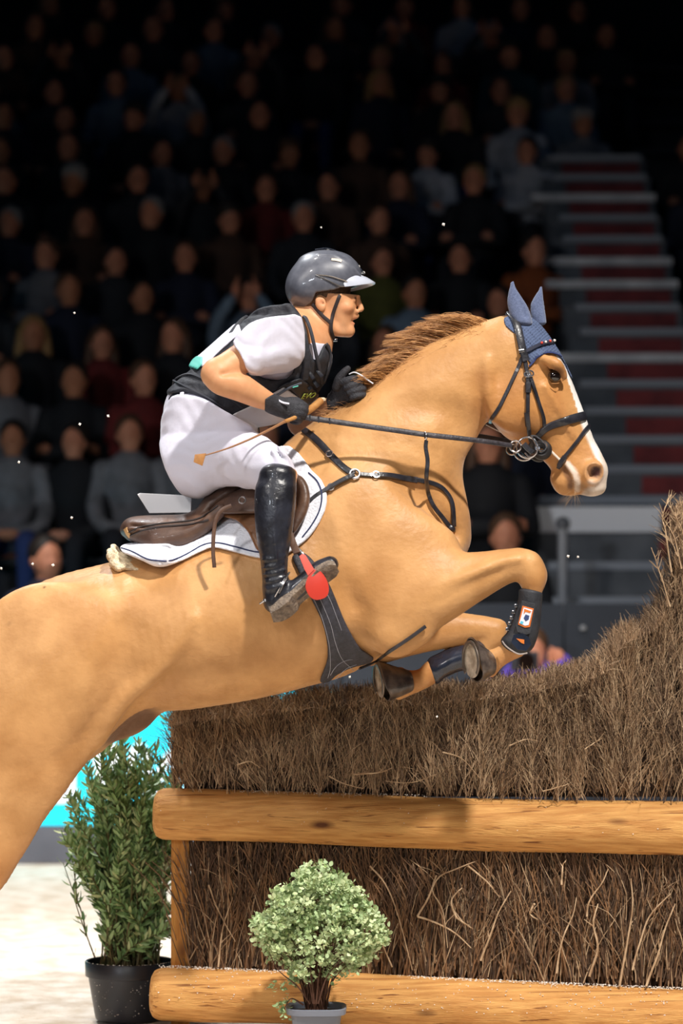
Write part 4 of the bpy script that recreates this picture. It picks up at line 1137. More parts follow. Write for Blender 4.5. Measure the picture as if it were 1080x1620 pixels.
mb = MB(); mb.tube([W(850,709,BY-.004), W(858,712,-.03), W(858,712,.03), W(850,709,.082)], .008, 8); mb.build('mouthpiece', M_steel, bri)
mb = MB(); p, q = path([(872,714),(880,722),(886,728)], 8, .002); mb.tube(p, .004, 6); mb.build('lip_strap', mat('pale_lip', (226, 214, 200), .5), bri)
# reins
M_rein = mat('black_rubber_rein', (38, 34, 38), .5, (60, 56, 62), 60, bump=.3, bscale=100)
rein = empty('reins', W(640,685,-.22), 'pair of black leather reins from the bit to the rider\'s gloved hands', 'reins')
P = cat([W(468,655,-.245), W(486,661,-.242), W(520,666,-.238), W(575,674,-.232), (W(625,681,-.228)), W(674,688,-.222), W(720,693,-.195), W(770,699,-.15), W(808,705,-.098)], 70)
mb = MB(); mb.strap(P, np.tile(V(0, -1, .25), (70, 1)), np.interp(np.linspace(0, 1, 70), [0, .55, 1], [.017, .0165, .015]), .005); mb.build('near_rein', M_rein, rein)
P = cat([W(556,628,-.03), W(572,636,.06), W(604,652,.20), W(660,672,.215), W(720,684,.19), W(770,692,.15), W(812,700,.095)], 60)
mb = MB(); mb.strap(P, np.tile(V(0, 1, .25), (60, 1)), .015, .005); mb.build('far_rein', M_rein, rein)
for t in (.16, .24, .32, .40):
    i = int(t*70); P0 = cat([W(468,655,-.245), W(486,661,-.242), W(520,666,-.238), W(575,674,-.232), W(625,681,-.228), W(674,688,-.222)], 70)[i]
    mb = MB(); mb.box((-.002, -.007, -.010), (.002, .003, .010), c=P0); mb.build('rein_stop', M_blk, rein)
P = cat([W(768,672,.06), W(790,683,.05), W(815,694,-.0)], 10); mb = MB(); mb.tube(P, .0018, 5); mb.build('lip_cord', mat('white_cord', (230, 228, 224), .5), rein, recalc=False)
# ------------------------------------------------------------------ leg boots
M_boot = mat('black_neoprene', (50, 52, 58), .6, (38, 40, 46), 30, bump=.2, bscale=200)
M_bootg = mat('glossy_black_shell', (26, 30, 40), .25, (40, 48, 66), 20, coat=.5)
def legsleeve(name, st, m, parent, grow=.007, n=50, h=.004, Y=-.205, k=.004):
    lo_ = np.min([np.minimum(W(a, b, Y), W(c, d, Y)) for a, b, c, d, _ in st], 0)-.06
    hi_ = np.max([np.maximum(W(a, b, Y), W(c, d, Y)) for a, b, c, d, _ in st], 0)+.06
    f = Field(lo_, hi_, h)
    f.chain([(a, b, c, d, Y, w) for a, b, c, d, w in st], k, n, tk=.35)
    return place(name, f.mesh(name, 1), m, parent)
tb = empty('tendon_boot', W(835,985,-.205), 'dark grey tendon boot with an orange and white badge on the raised near foreleg', 'leg boot')
legsleeve('shell', [(858,940,820,934,.043),(857,958,819,950,.042),(855,980,812,972,.042),(852,1000,806,992,.044),(848,1014,799,1004,.046),(842,1026,792,1012,.045),(830,1034,795,1020,.038)], M_boot, tb)
def decal(name, pts, Y, y0, m, parent, th=.004, cur=None):
    mb = MB(); P = [W(a, b, y0) for a, b in pts]; mb.prism(P, (0, -th, 0)); return mb.build(name, m, parent, smooth=False, bevel=.0008)
decal('strap_panel', [(825,950),(846,955),(845,975),(838,1002),(832,1004),(818,1000),(815,990),(822,970)], 0, -.246, M_boot, tb, .008)
decal('badge_border', [(826,958),(844,963),(838,992),(830,993),(819,988)], 0, -.254, mat('orange_badge', (214, 112, 44), .4), tb, .003)
decal('badge', [(828,961),(842,965),(836,989),(830,990),(821,986)], 0, -.257, mat('white_badge', (226, 230, 240), .4), tb, .0015)
decal('badge_mark', [(829,963),(840,967),(838,970),(831,968),(828,972)], 0, -.2585, mat('orange_mark', (216, 120, 50), .4), tb, .001)
decal('badge_mark', [(831,972),(837,974),(836,980),(831,983),(828,978)], 0, -.2585, mat('blue_mark', (60, 76, 120), .4), tb, .001)
decal('badge_mark', [(824,982),(828,984),(826,988),(822,986)], 0, -.2585, mat('cyan_mark', (90, 190, 220), .4), tb, .001)
decal('fetlock_cap', [(812,1004),(826,1001),(836,1008),(840,1020),(832,1030),(818,1028),(808,1016)], 0, -.248, M_bootg, tb, .006)
decal('badge_mark', [(816,1010),(829,1012),(829,1019),(824,1017)], 0, -.255, mat('orange_mark', (216, 120, 50), .4), tb, .0015)
mb = MB(); P = cat([W(a, b, -.25+.01*(k_ > 5)) for k_, (a, b) in enumerate([(794,1014),(800,1022),(812,1031),(822,1035),(834,1033)])], 16); mb.tube(P, .0022, 6); mb.build('piping', mat('silver_piping', (170, 160, 156), .4), tb)
for (a, b) in [(816,958),(812,968),(809,977),(806,986),(802,995)]:
    mb = MB(); mb.box((-.005, -.006, -.005), (.005, .006, .005), c=W(a, b, -.222)); mb.build('stud', M_steel, tb, bevel=.001)
tb2 = empty('tendon_boot', W(712,1045,.148), 'glossy blue-black tendon boot on the off foreleg below', 'leg boot')
legsleeve('shell', [(770,1030,752,1012,.038),(745,1056,735,1018,.038),(722,1064,712,1024,.040),(702,1074,692,1034,.042),(692,1082,680,1040,.040),(684,1078,675,1048,.030)], M_bootg, tb2, Y=.15)
#SECTION
# ------------------------------------------------------------------ the rider
M_skin = mat('tan_skin', (214, 158, 112), .5, (204, 140, 96), 30, bump=.05, bscale=200, spec=.4, attr=True)  # tan of the rider's own skin
M_white = mat('white_stretch_cloth', (214, 212, 228), .75, bump=.25, bscale=26, sheen=.2)
M_vest = mat('black_air_vest', (42, 44, 52), .7, (30, 31, 38), 40, bump=.4, bscale=60)
M_glove = mat('charcoal_glove', (50, 50, 56), .7, (38, 38, 44), 80, bump=.4, bscale=220)
M_bootl = mat('polished_black_boot', (26, 26, 32), .36, (44, 46, 56), 18, bump=.6, bscale=24, coat=.15)
M_solem = mat('worn_grey_sole', (150, 134, 118), .9, (104, 92, 84), 60, bump=.8, bscale=140)
def torso(F, g=0):
    F.chain([(290,768,334,772,0,.10+g), (268,735,372,768,0,.155+g), (256,692,395,728,0,.17+g), (258,655,396,694,0,.165+g), (268,622,392,664,0,.150+g), (296,594,412,658,0,.155+g),
             (330,564,452,650,0,.17+g), (364,534,490,622,0,.185+g), (396,508,517,592,0,.19+g), (430,494,522,562,0,.16+g), (455,489,520,545,0,.11+g), (474,490,508,532,0,.07+g)], .03, 60)
def neck(F):
    F.chain([(462,498,510,560,0,.085), (475,490,517,548,0,.062), (482,476,524,534,0,.058), (488,462,528,520,0,.058)], .03, 24)
def upper_arm(F, g=0):
    F.line([W(452,535,-.12), W(440,545,-.19), W(420,552,-.24), W(394,562,-.29), W(372,572,-.325), W(348,586,-.35)], [.08+g,.078+g,.066+g,.057+g,.050+g,.046+g], .03)
def forearm(F, g=0):
    F.line([W(340,592,-.355), W(352,602,-.36), W(378,612,-.345), W(405,626,-.315), W(428,637,-.285), W(442,643,-.27)], [.044+g,.046+g,.044+g,.036+g,.027+g,.025+g], .02)
def far_arm(F, g=0):
    F.line([W(455,535,.12), W(462,560,.20), W(468,600,.26), W(476,650,.25), W(478,668,.22)], [.075+g,.062+g,.05+g,.045+g,.05+g], .03)
    F.line([W(478,668,.22), W(490,660,.17), W(508,650,.08), W(524,638,.0)], [.05+g,.045+g,.036+g,.028+g], .02)
def near_leg(F, g=0):
    F.chain([(300,682,318,785,-.10,.09+g), (330,672,345,770,-.14,.095+g), (365,672,372,768,-.19,.095+g), (400,684,396,772,-.24,.09+g), (432,702,412,774,-.28,.082+g), (455,724,418,778,-.315,.072+g), (468,748,410,782,-.335,.062+g)], .03, 40)
def far_leg(F, g=0):
    F.chain([(300,682,318,785,.10,.09+g), (330,672,345,770,.14,.095+g), (365,672,372,768,.19,.095+g), (400,684,396,772,.24,.09+g), (432,702,412,774,.28,.082+g), (455,724,418,778,.315,.072+g), (468,748,410,782,.335,.062+g)], .03, 40)
def calf(F, g=0, sy=-1):
    F.chain([(468,748,408,762,sy*.355,.050+g), (469,775,403,775,sy*.37,.054+g), (467,805,402,808,sy*.375,.057+g), (462,845,405,848,sy*.378,.052+g), (456,880,411,884,sy*.378,.044+g), (455,905,414,912,sy*.378,.040+g), (458,925,416,938,sy*.378,.038+g)], .02, 44)
def head(F):
    F.ell(W(512,452,0), (.094,.075,.098), .02)
    F.chain([(565,455,505,448,0,.066), (564,468,506,468,0,.066), (564,482,508,484,0,.063), (561,496,512,496,0,.058), (557,508,518,506,0,.052), (555,518,524,516,0,.044), (552,526,530,526,0,.030)], .02, 34)
    F.line([W(508,492,-.050), W(520,512,-.046), W(534,524,-.034), W(552,525,-.012)], [.012,.012,.012,.014], .02)
    F.line([W(508,492,.050), W(520,512,.046), W(534,524,.034), W(552,525,.012)], [.012,.012,.012,.014], .02)
    F.ell(W(550,522,0), (.017,.022,.013), .015)
    F.line([W(562,460,-.035), W(565,463,-.014), W(565,463,.014), W(562,460,.035)], [.009,.011,.011,.009], .012)
    for s_ in (-1, 1):
        F.ell(W(561,473,s_*.032), (.014,.013,.0095), .010, sub=True)
        F.ell(W(557,473.5,s_*.031), (.0125,.0125,.0115), .004)
        F.line([W(563,470,s_*.020), W(561,469,s_*.034), W(553,471,s_*.045)], [.0025,.004,.003], .004)
        F.ell(W(548,487,s_*.044), (.020,.018,.014), .018)
        F.ell(W(564,492.5,s_*.012), (.010,.007,.007), .005)
        F.ell(W(567,495,s_*.007), (.005,.003,.004), .002, sub=True)
        F.ell(W(507,480,s_*.071), (.017,.009,.026), .006, R=[[.95,0,.3],[0,1,0],[-.3,0,.95]])
        F.ell(W(509,478,s_*.082), (.009,.006,.015), .003, sub=True, R=[[.95,0,.3],[0,1,0],[-.3,0,.95]])
        F.ell(W(511,480,s_*.077), (.0035,.008,.005), .002, sub=True)
    F.line([W(564,466,0), W(568,478,0), W(571.5,488,0)], [.007,.0075,.0085], .008)
    F.ell(W(570,490,0), (.0085,.010,.0068), .006)
    F.line([W(561,500,0), W(564,500,0)], [.010,.008], .012)
    F.line([W(553,504,-.018), W(561,502,-.006), W(561,502,.006), W(553,504,.018)], [.002,.0042,.0042,.002], .006)
    F.line([W(552,511,-.018), W(558,512,-.006), W(558,512,.006), W(552,511,.018)], [.002,.0050,.0050,.002], .006)
    F.line([W(552,507.5,-.022), W(560,507.5,0), W(552,507.5,.022)], [.0015,.0034,.0015], .003, sub=True)
def near_hand(F, g=0):
    F.chain([(437,630,425,653,-.272,.022+g), (452,630,443,660,-.268,.020+g), (464,633,455,664,-.262,.019+g), (473,638,464,664,-.258,.017+g)], .008, 24)
    for i, (a, b, yy) in enumerate([(476,640,-.262),(477,647,-.266),(475,654,-.266),(470,661,-.262)]):
        F.line([W(a-8, b-1, yy), W(a, b, yy), W(a+7-i, b+3, yy+.014), W(a+3-i, b+6, yy+.036), W(a-8, b+5, yy+.042)], [.0105+g,.0105+g,.0100+g,.0095+g,.0085+g], .003)
    F.line([W(446,637,-.268), W(458,634,-.262), W(470,634,-.25), W(481,641,-.245)], [.012+g,.011+g,.010+g,.009+g], .004)
def far_hand(F, g=0):
    F.chain([(520,628,528,652,-.01,.024+g), (532,605,545,642,-.025,.024+g), (542,598,556,636,-.038,.022+g), (548,600,562,632,-.042,.016+g)], .008, 24)
    for i, (a, b, c, d) in enumerate([(541,606,560,598),(545,614,568,606),(550,622,573,614),(554,630,573,624)]):
        F.line([W(c-12,d+4,-0.015), W(c-1,d+1,-0.025), W(c+1,d+1,-0.055), W((a+c)/2,(b+d)/2,-0.072), W(a+2,b,-0.068)], [.0105+g,.0105+g,.0105+g,.0098+g,.0088+g], .003)
    F.line([W(532,612,-0.050), W(536,600,-0.062), W(543,590,-0.068), W(550,583,-0.070)], [.014+g,.013+g,.011+g,.0088+g], .005)
def foot(F, g=0, sy=-1):
    F.line([W(436,930,sy*.378), W(438,950,sy*.378)], [.038+g,.034+g], .01)
    F.line([W(434,952,sy*.378), W(452,946,sy*.378), W(480,924,sy*.38), W(505,903,sy*.38), W(522,893,sy*.378)], [.034+g,.033+g,.031+g,.031+g,.026+g], .015)
rider = empty('rider', W(340,760,0), 'rider in white breeches, black vest and dark helmet crouched forward over the saddle', 'person')
BF = Field((-.63, -.44, 1.25), (.12, .36, 2.40), .0042)
torso(BF, -.012); neck(BF); head(BF); upper_arm(BF, -.006); forearm(BF); far_arm(BF, -.006); near_leg(BF, -.012); far_leg(BF, -.012)
for sy in (-1, 1):
    calf(BF, -.012, sy); foot(BF, -.016, sy)
near_hand(BF, -.0035); far_hand(BF, -.0035)
BF.line([W(352,592,-.40), W(372,588,-.385), W(392,592,-.36)], [.003,.006,.003], .02, sub=True)
bmz = BF.mesh('body', 1)
co2 = np.empty(len(bmz.vertices)*3, np.float32); bmz.vertices.foreach_get('co', co2); co2 = co2.reshape(-1, 3)
q2 = co2.copy(); q2[:, 1] = 0; q2 = pxof(q2)
c2 = np.tile(np.array(lin(216, 158, 114)[:3]), (len(co2), 1))
def dab(px, py, r, rgb, a=1., yc=None):
    d = np.hypot(q2[:, 0]-px, q2[:, 1]-py); m = np.clip((r-d)/(r*.6), 0, 1)*a
    if yc is not None: m = m*yc(co2[:, 1])
    c2[:] = c2*(1-m[:, None])+np.array(lin(*rgb)[:3])*m[:, None]
dab(561,503,3.5,(186,120,98),.4); dab(558,512,4,(190,112,96),.5)
dab(549,490,11,(218,140,100),.3)
dab(543,520,10,(184,140,106),.4)
dab(562,473.5,2.6,(60,52,52),.9); dab(560,465,3,(150,108,76),.6); dab(555,464.5,3,(150,108,76),.6)
dab(508,482,6,(206,126,96),.4)
at = bmz.attributes.new('coat', 'FLOAT_COLOR', 'POINT')
at.data.foreach_set('color', np.hstack([c2, np.ones((len(co2), 1))]).astype(np.float32).ravel())
M_skin.node_tree.nodes['Principled BSDF'].inputs['Subsurface Weight'].default_value = .08
M_skin.node_tree.nodes['Principled BSDF'].inputs['Subsurface Radius'].default_value = (.02, .008, .004)
for n_ in M_skin.node_tree.nodes:
    if n_.type == 'MIX': n_.inputs[7].default_value = (.93, .86, .82, 1)
place('body', bmz, M_skin, rider)
hairf = Field(W(512,452,0)-.14, W(512,452,0)+.14, .004)
hairf.ell(W(509,455,0), (.092,.076,.088), .01); hairf.ell(W(494,475,0), (.045,.060,.040), .02)
place('hair', hairf.mesh('hair', 1), mat('short_brown_hair', (96, 68, 44), .7, (74, 50, 32), 90, bump=.6, bscale=200), rider)
# shirt, vest, breeches
LO, HI = (-.65, -.44, 1.25), (.14, .36, 2.32)
TF = Field(LO, HI, .006); torso(TF)
AF = Field((-.42, -.47, 1.70), (.02, -.02, 2.2), .005); upper_arm(AF, .006)
def sx(f, G):
    return G
shirt = TF
cover('shirt', AF, [(477,500),(452,500),(420,506),(396,516),(382,530),(370,546),(380,562),(388,578),(396,594),(425,596),(455,606),(476,588),(482,550)], -.26, .006, M_white, rider, h=.0042, depth=.014, smooth=2, wr=.0022, ylo=-.47)
FA = Field((-.25, .02, 1.55), (.02, .36, 2.2), .006); FA.line([W(455,535,.12), W(462,560,.20), W(468,600,.26), W(472,625,.275)], [.085,.072,.062,.056], .03)
cover('far_sleeve', FA, [(440,495),(530,500),(530,560),(520,600),(506,632),(478,640),(450,630),(430,560)], .2, .006, M_white, rider, h=.006, depth=.012)
cover('shirt_front', TF, [(496,548),(506,549),(516,548),(527,562),(527,585),(512,618),(498,628),(490,600),(484,560)], 0, .003, M_white, rider, h=.005, depth=.02, smooth=2)
NF = Field(W(495,520,0)-.15, W(495,520,0)+.15, .004); neck(NF)
cover('collar', NF, [(472,486),(478,490),(487,508),(494,528),(500,546),(508,553),(503,566),(496,574),(490,562),(482,535),(476,512),(468,494)], 0, .012, M_white, rider, h=.0035, depth=.004, smooth=2)
VP = [(459,484),(446,486),(428,487),(408,491),(388,503),(368,520),(346,540),(326,560),(306,580),(286,598),(264,616),(267,625),(292,624),(322,632),(345,645),(365,658),(388,676),(415,690),(445,692),(470,675),
      (492,648),(506,626),(514,600),(523,562),(521,546),(512,548),(504,566),(497,574),(491,560),(486,535),(480,510),(471,495)]
def arm_hole(f, G):
    x, y, z = f.grid((slice(None),)*3)
    P = poly2d(f, pxpoly([(378,542),(388,522),(410,512),(440,512),(462,530),(468,560),(462,590),(440,600),(400,590)], -.2, 2))
    return np.maximum(G, np.maximum(-P, -(-.10-y))*-1 if False else np.where(y < -.10, -P, -1.0)*1.0)
cover('vest', TF, VP, -.05, .016, M_vest, rider, h=.0048, depth=.02, smooth=2, rnd=.012, wr=.003, extra=arm_hole)
# quilted seams, straps and buckles of the vest
TV = [(tuple(v_.co)) for v_ in TF.mesh('tmp', 1).vertices]
tmpm = TF.mesh('tmp', 1); TB = BVHTree.FromPolygons([tuple(v_.co) for v_ in tmpm.vertices], [tuple(p_.vertices) for p_ in tmpm.polygons]); bpy.data.meshes.remove(tmpm)
M_seam = mat('vest_edge', (50, 52, 60), .6)
def vest_line(pts, w, t, m, name, lift=.014, n=30):
    p, q = path(pts, n, lift, TB); mb = MB(); mb.strap(p, q, w, t); return mb.build(name, m, rider)
vest_line([(458,488),(466,505),(474,525),(478,550),(480,575),(476,595)], .026, .010, M_vest, 'vest_strap', .016)
vest_line([(446,490),(425,494),(402,502),(384,518),(372,534)], .022, .008, M_vest, 'vest_strap', .016)
vest_line([(462,486),(474,500),(484,520),(490,545),(496,570),(503,600)], .012, .005, M_seam, 'vest_seam', .018)
vest_line([(508,545),(514,560),(512,580),(505,600)], .010, .005, M_seam, 'vest_seam', .018)
vest_line([(266,618),(300,598),(330,606),(366,628),(400,652)], .006, .004, M_seam, 'vest_seam', .017)
vest_line([(280,608),(302,618),(335,632),(365,650)], .005, .003, M_seam, 'vest_seam', .017)
for a, b in ((486,588), (492,600), (481,604), (498,585)):
    p, q = onto(a, b, .024, TB); mb = MB(); mb.box((-.013, -.005, -.006), (.013, .005, .006), R=basis(V(.6, 0, -.8), 0), c=p); mb.build('vest_buckle', M_blk, rider, bevel=.002)
cover('white_back_strap', TF, [(345,505),(378,512),(384,530),(362,548),(342,566),(328,584),(302,580),(296,560)], -.05, .022, M_white, rider, h=.0045, depth=.0, rnd=.006)
cover('teal_badge', TF, [(305,560),(322,566),(322,580),(314,588),(298,580)], -.05, .0245, mat('teal_badge', (86, 176, 164), .5), rider, h=.004, depth=-.01)
cover('shirt_body', TF, [(378,538),(400,520),(440,520),(466,540),(470,575),(462,600),(440,612),(400,604)], -.15, .005, M_white, rider, h=.005, depth=.01, ylo=-.3, yhi=0)
# number bib with a black border, folded under the arm
cover('bib', TF, [(449,612),(480,632),(462,652),(444,664),(410,686),(392,674),(366,655),(395,642),(420,628)], -.17, .024, mat('pale_bib', (206, 202, 204), .6, bump=.2, bscale=30), rider, h=.004, depth=-.010, ylo=-.4, yhi=-.01, rnd=.003)
vest_line([(369,657),(380,664),(393,675),(408,688)], .008, .003, M_blk, 'bib_line', .027, 14)
vest_line([(374,654),(386,662),(399,672),(413,683)], .004, .003, M_blk, 'bib_line', .027, 14)
vest_line([(422,668),(430,663),(438,657)], .012, .002, mat('brown_print', (78, 64, 58), .6), 'bib_print', .027, 8)
vest_line([(428,673),(438,666),(446,660)], .005, .003, M_blk, 'bib_line', .027, 8)
cover('bib_header', TF, [(432,620),(448,608),(468,600),(476,598),(490,608),(504,618),(502,630),(488,640),(478,632),(462,618),(450,612)], -.17, .027, mat('black_header', (26, 28, 36), .5), rider, h=.004, depth=-.014, ylo=-.4, yhi=-.0, rnd=.003)
vest_line([(432,620),(448,609),(462,602),(470,599)], .009, .003, mat('grey_hem', (92, 100, 112), .5), 'bib_hem', .027, 14)
vest_line([(457,605),(465,602)], .004, .002, mat('teal_print', (80, 200, 180), .5), 'bib_print', .031, 6)
def text_mesh(s_, size):
    cu = bpy.data.curves.new('txt', 'FONT'); cu.body = s_; cu.size = size; cu.extrude = .0008; cu.align_x = 'CENTER'; cu.align_y = 'CENTER'
    o = bpy.data.objects.new('txt', cu); COL.objects.link(o); dg = bpy.context.evaluated_depsgraph_get()
    me = bpy.data.meshes.new_from_object(o.evaluated_get(dg)); bpy.data.objects.remove(o); bpy.data.curves.remove(cu); return me
me = text_mesh('EVO', .033); p, q = onto(479.5, 616, .030, TB)
ux = unit(W(487,623,-.17)-W(470,611,-.17)+V(0, 0, 0)); ux = unit(ux-q*(ux @ q)); uy = np.cross(q, ux)
me.transform(Matrix([[ux[0], uy[0], q[0], p[0]], [ux[1], uy[1], q[1], p[1]], [ux[2], uy[2], q[2], p[2]], [0, 0, 0, 1]]))
place('lettering', me, mat('yellow_green_print', (170, 190, 84), .5), rider)
# breeches and belt
LF = Field((-.66, -.46, 1.28), (.02, .46, 1.95), .006); torso(LF); near_leg(LF, 0); far_leg(LF, 0)
for sy in (-1, 1): LF.ell(W(292,730,sy*.085), (.085,.09,.10), .04)
LF.line([W(262,690,-.02), W(285,750,-.02), W(305,785,-.01)], [.01,.014,.01], .03, sub=True)
for k_, (a, b, c, d) in enumerate([(262,665,300,672),(270,660,310,664),(430,712,446,740),(440,706,456,732),(330,760,360,752)]):
    LF.line([W(a, b, -.165 if a < 400 else -.36), W((a+c)/2, (b+d)/2-2, -.18 if a < 400 else -.37), W(c, d, -.178 if a < 400 else -.365)], [.002,.005,.002], .008)
BR = [(272,628),(296,626),(325,634),(348,648),(372,662),(398,676),(425,694),(452,718),(472,744),(474,768),(450,785),(405,785),(372,778),(345,774),(332,786),(318,800),(298,796),(278,772),(262,742),(250,700),(250,665),(262,645)]
cover('breeches', LF, BR, -.1, .004, M_white, rider, h=.0052, depth=.03, smooth=2, rnd=.008, wr=.0016)
cover('shirt_tail', TF, [(255,600),(300,590),(410,650),(400,690),(340,668),(300,652),(255,652)], -.1, .002, M_white, rider, h=.005, depth=.006)
cover('belt', TF, [(270,624),(300,626),(330,638),(352,652),(350,661),(326,649),(298,638),(268,637)], -.1, .0125, M_blk, rider, h=.004, depth=0, smooth=2, yhi=0)
cover('belt', TF, [(270,624),(300,626),(330,638),(352,652),(350,661),(326,649),(298,638),(268,637)], -.1, .0125, M_blk, rider, h=.004, depth=0, smooth=2, ylo=0)
for (a, b, c, d) in ((292,624,290,640),):
    p, q = path([(a, b), (c, d)], 6, .0135, TB); mb = MB(); mb.strap(p, q, .014, .004); mb.build('belt_loop', M_white, rider)
cover('waistband', TF, [(268,630),(300,634),(340,652),(372,676),(370,684),(338,662),(298,646),(262,646)], -.1, .009, M_white, rider, h=.0045, depth=0, smooth=2)
# gloves
GF = Field(W(450,640,-.27)-V(.10, .09, .09), W(450,640,-.27)+V(.12, .10, .08), .0032); forearm(GF, .003); near_hand(GF)
cover('glove', GF, [(420,634),(434,624),(452,615),(500,615),(500,680),(420,680),(419,652)], -.26, .001, M_glove, rider, h=.0032, depth=None, ylo=-.4)
GF2 = Field(W(545,615,.0)-V(.12, .10, .10), W(545,615,.0)+V(.10, .12, .10), .0032); GF2.line([W(505,652,.085), W(524,638,.0)], [.034,.031], .01); far_hand(GF2)
cover('glove', GF2, [(520,660),(516,634),(524,600),(535,570),(600,570),(600,660)], .0, .001, M_glove, rider, h=.0032, depth=None)
mb = MB(); p = W(446,637,-.30); P = cat([W(438,632,-.299), W(447,637,-.301), W(457,639,-.297)], 8); mb.strap(P, np.tile(V(0, -1, .4), (8, 1)), .006, .003); mb.build('glove_tab', M_white, rider)
# boots
for sy in (-1, 1):
    KF = Field(V(-.34, -.46 if sy < 0 else .27, 1.28), V(.06, -.27 if sy < 0 else .46, 1.95), .0048); calf(KF, 0, sy); foot(KF, 0, sy)
    KF.ell(W(437,748,sy*.362), (.050,.046,.030), .02)
    for (a, b, c, d) in [(412,885,452,878),(412,898,450,888),(414,908,454,900),(418,920,458,908),(422,932,462,916)]:
        KF.line([W(a, b, sy*.41), W((a+c)/2, (b+d)/2+3, sy*.418), W(c, d, sy*.408)], [.002,.0045,.002], .009)
    KF.line([W(436,790,sy*.432), W(434,840,sy*.432), W(438,890,sy*.424)], [.002,.003,.002], .006)
    bo = place('boot', KF.mesh('boot', 1), M_bootl, rider)
    # sole turned towards the viewer
    st = [(428,966), (440,962), (452,954), (470,938), (492,919), (510,904), (524,895), (532,891)]
    hw = [.024, .034, .036, .030, .034, .040, .036, .018]
    P = np.array([W(a, b+4, sy*.392) for a, b in st]); P = cat(P, 24); hw = np.interp(np.linspace(0, 1, 24), np.linspace(0, 1, 8), hw)
    T = np.gradient(P, axis=0); v = []; K = 6
    nrm = unit(V(.45, sy*.62, -.62))
    for i in range(24):
        t_ = unit(T[i]); n_ = unit(nrm-t_*(nrm @ t_)); b_ = np.cross(t_, n_)
        th = .020 if i < 9 else .012
        for (x_, y_) in ((-1, -.4), (-1, .7), (-.9, 1), (.9, 1), (1, .7), (1, -.4)): v.append(P[i]+b_*x_*hw[i]+n_*y_*th)
    mb = MB(); mb.add(v, [(i*K+j, i*K+(j+1) % K, (i+1)*K+(j+1) % K, (i+1)*K+j) for i in range(23) for j in range(K)]+[tuple(reversed(range(K))), tuple(range(23*K, 24*K))])
    so = mb.build('boot_sole', M_solem, bo)
    mb = MB(); P = cat([W(452,915,sy*.42), W(446,925,sy*.424), W(440,938,sy*.42)], 8); mb.strap(P, np.tile(V(0, sy, .2), (8, 1)), .010, .004)
    mb.tube(cat([W(458,905,sy*.42), W(450,918,sy*.424), W(441,932,sy*.424), W(434,944,sy*.42)], 12), .0028, 5); mb.build('spur_strap', M_steel, bo)
    mb = MB(); mb.tube([W(418,950,sy*.40), W(411,955,sy*.39)], [.005, .003], 8); mb.build('spur', M_steel, bo)
for o_ in ():
    pass
# helmet
M_helm = mat('matt_graphite_shell', (96, 98, 108), .38, (84, 86, 96), 60, coat=.25)
M_helms = mat('silver_visor', (188, 192, 206), .3, coat=.4)
helm = empty('riding_helmet', W(512,445,0), 'graphite riding helmet with a silver peak and side vents', 'helmet')
Hf = Field(W(512,445,0)-V(.16, .14, .14), W(560,445,0)+V(.12, .14, .14), .0035)
Hf.ell(W(511,447,0), (.112,.098,.101), .02, R=[[.96,0,.25],[0,1,0],[-.25,0,.96]])
Hf.ell(W(478,458,0), (.048,.080,.056), .03)
Hf.ell(W(540,435,0), (.060,.080,.058), .03)
Hf.ell(W(513,412,0), (.075,.030,.022), .02)
x, y, z = Hf.grid((slice(None),)*3)
cut = poly2d(Hf, pxpoly([(455,492),(460,488),(480,489),(494,481),(500,467),(528,463),(546,456),(566,453),(590,456),(640,520),(440,520)], 0))
Hf.F = np.maximum(Hf.F, -np.broadcast_to(cut, Hf.F.shape)).astype(np.float32)
inner = Hf.ell_sdf(x, y, z, W(513,456,0), V(1,0,0), V(0,1,0), V(0,0,1), .097, .080, .094)
Hf.F = np.maximum(Hf.F, -inner).astype(np.float32)
for s_ in (-1, 1):
    Hf.line([W(500,436,s_*.100), W(520,440,s_*.103), W(545,446,s_*.092)], [.003,.006,.008], .004, sub=True)
    Hf.line([W(522,411,s_*.045), W(534,413,s_*.050), W(545,418,s_*.050)], [.003,.007,.004], .004, sub=True)
    Hf.line([W(505,404,s_*.052), W(530,406,s_*.062), W(555,422,s_*.060), W(570,436,s_*.05)], [.003,.005,.005,.004], .010)
sh = place('shell', Hf.mesh('shell', 1), M_helm, helm)
hsm = bpy.data.objects[sh.name].data; HW = helm.location
HBV = BVHTree.FromPolygons([tuple(v_.co+HW) for v_ in hsm.vertices], [tuple(p_.vertices) for p_ in hsm.polygons])
mb = MB(); top = []; bot = []; n = 25
for i in range(n):
    t = math.pi*(i/(n-1)-.5); c, s_ = math.cos(t), math.sin(t)
    inn = W(542+26*c**.8, 449-5*c, s_*.078); out = W(548+45*c**1.2, 455-8*c**1.3, s_*.080)
    inn = np.array([W(540+30*c, 448-7*c, 0)[0], s_*.080, W(540, 446-8*c, 0)[2]]); out = np.array([W(545+48.5*c**1.1, 450, 0)[0], s_*.083, W(550, 456.5-9*c**1.5, 0)[2]])
    top += [inn, out]
v = []
for i in range(n): v += [top[2*i]+V(0, 0, .006), (top[2*i]+top[2*i+1])/2+V(0, 0, .006), top[2*i+1]+V(0, 0, .001), top[2*i+1]-V(0, 0, .003), (top[2*i]+top[2*i+1])/2-V(0, 0, .001), top[2*i]-V(0, 0, .004)]
K = 6; mb.add(v, [(i*K+j, i*K+(j+1) % K, (i+1)*K+(j+1) % K, (i+1)*K+j) for i in range(n-1) for j in range(K)]+[tuple(reversed(range(K))), tuple(range((n-1)*K, n*K))])
mb.build('peak', M_helms, helm)
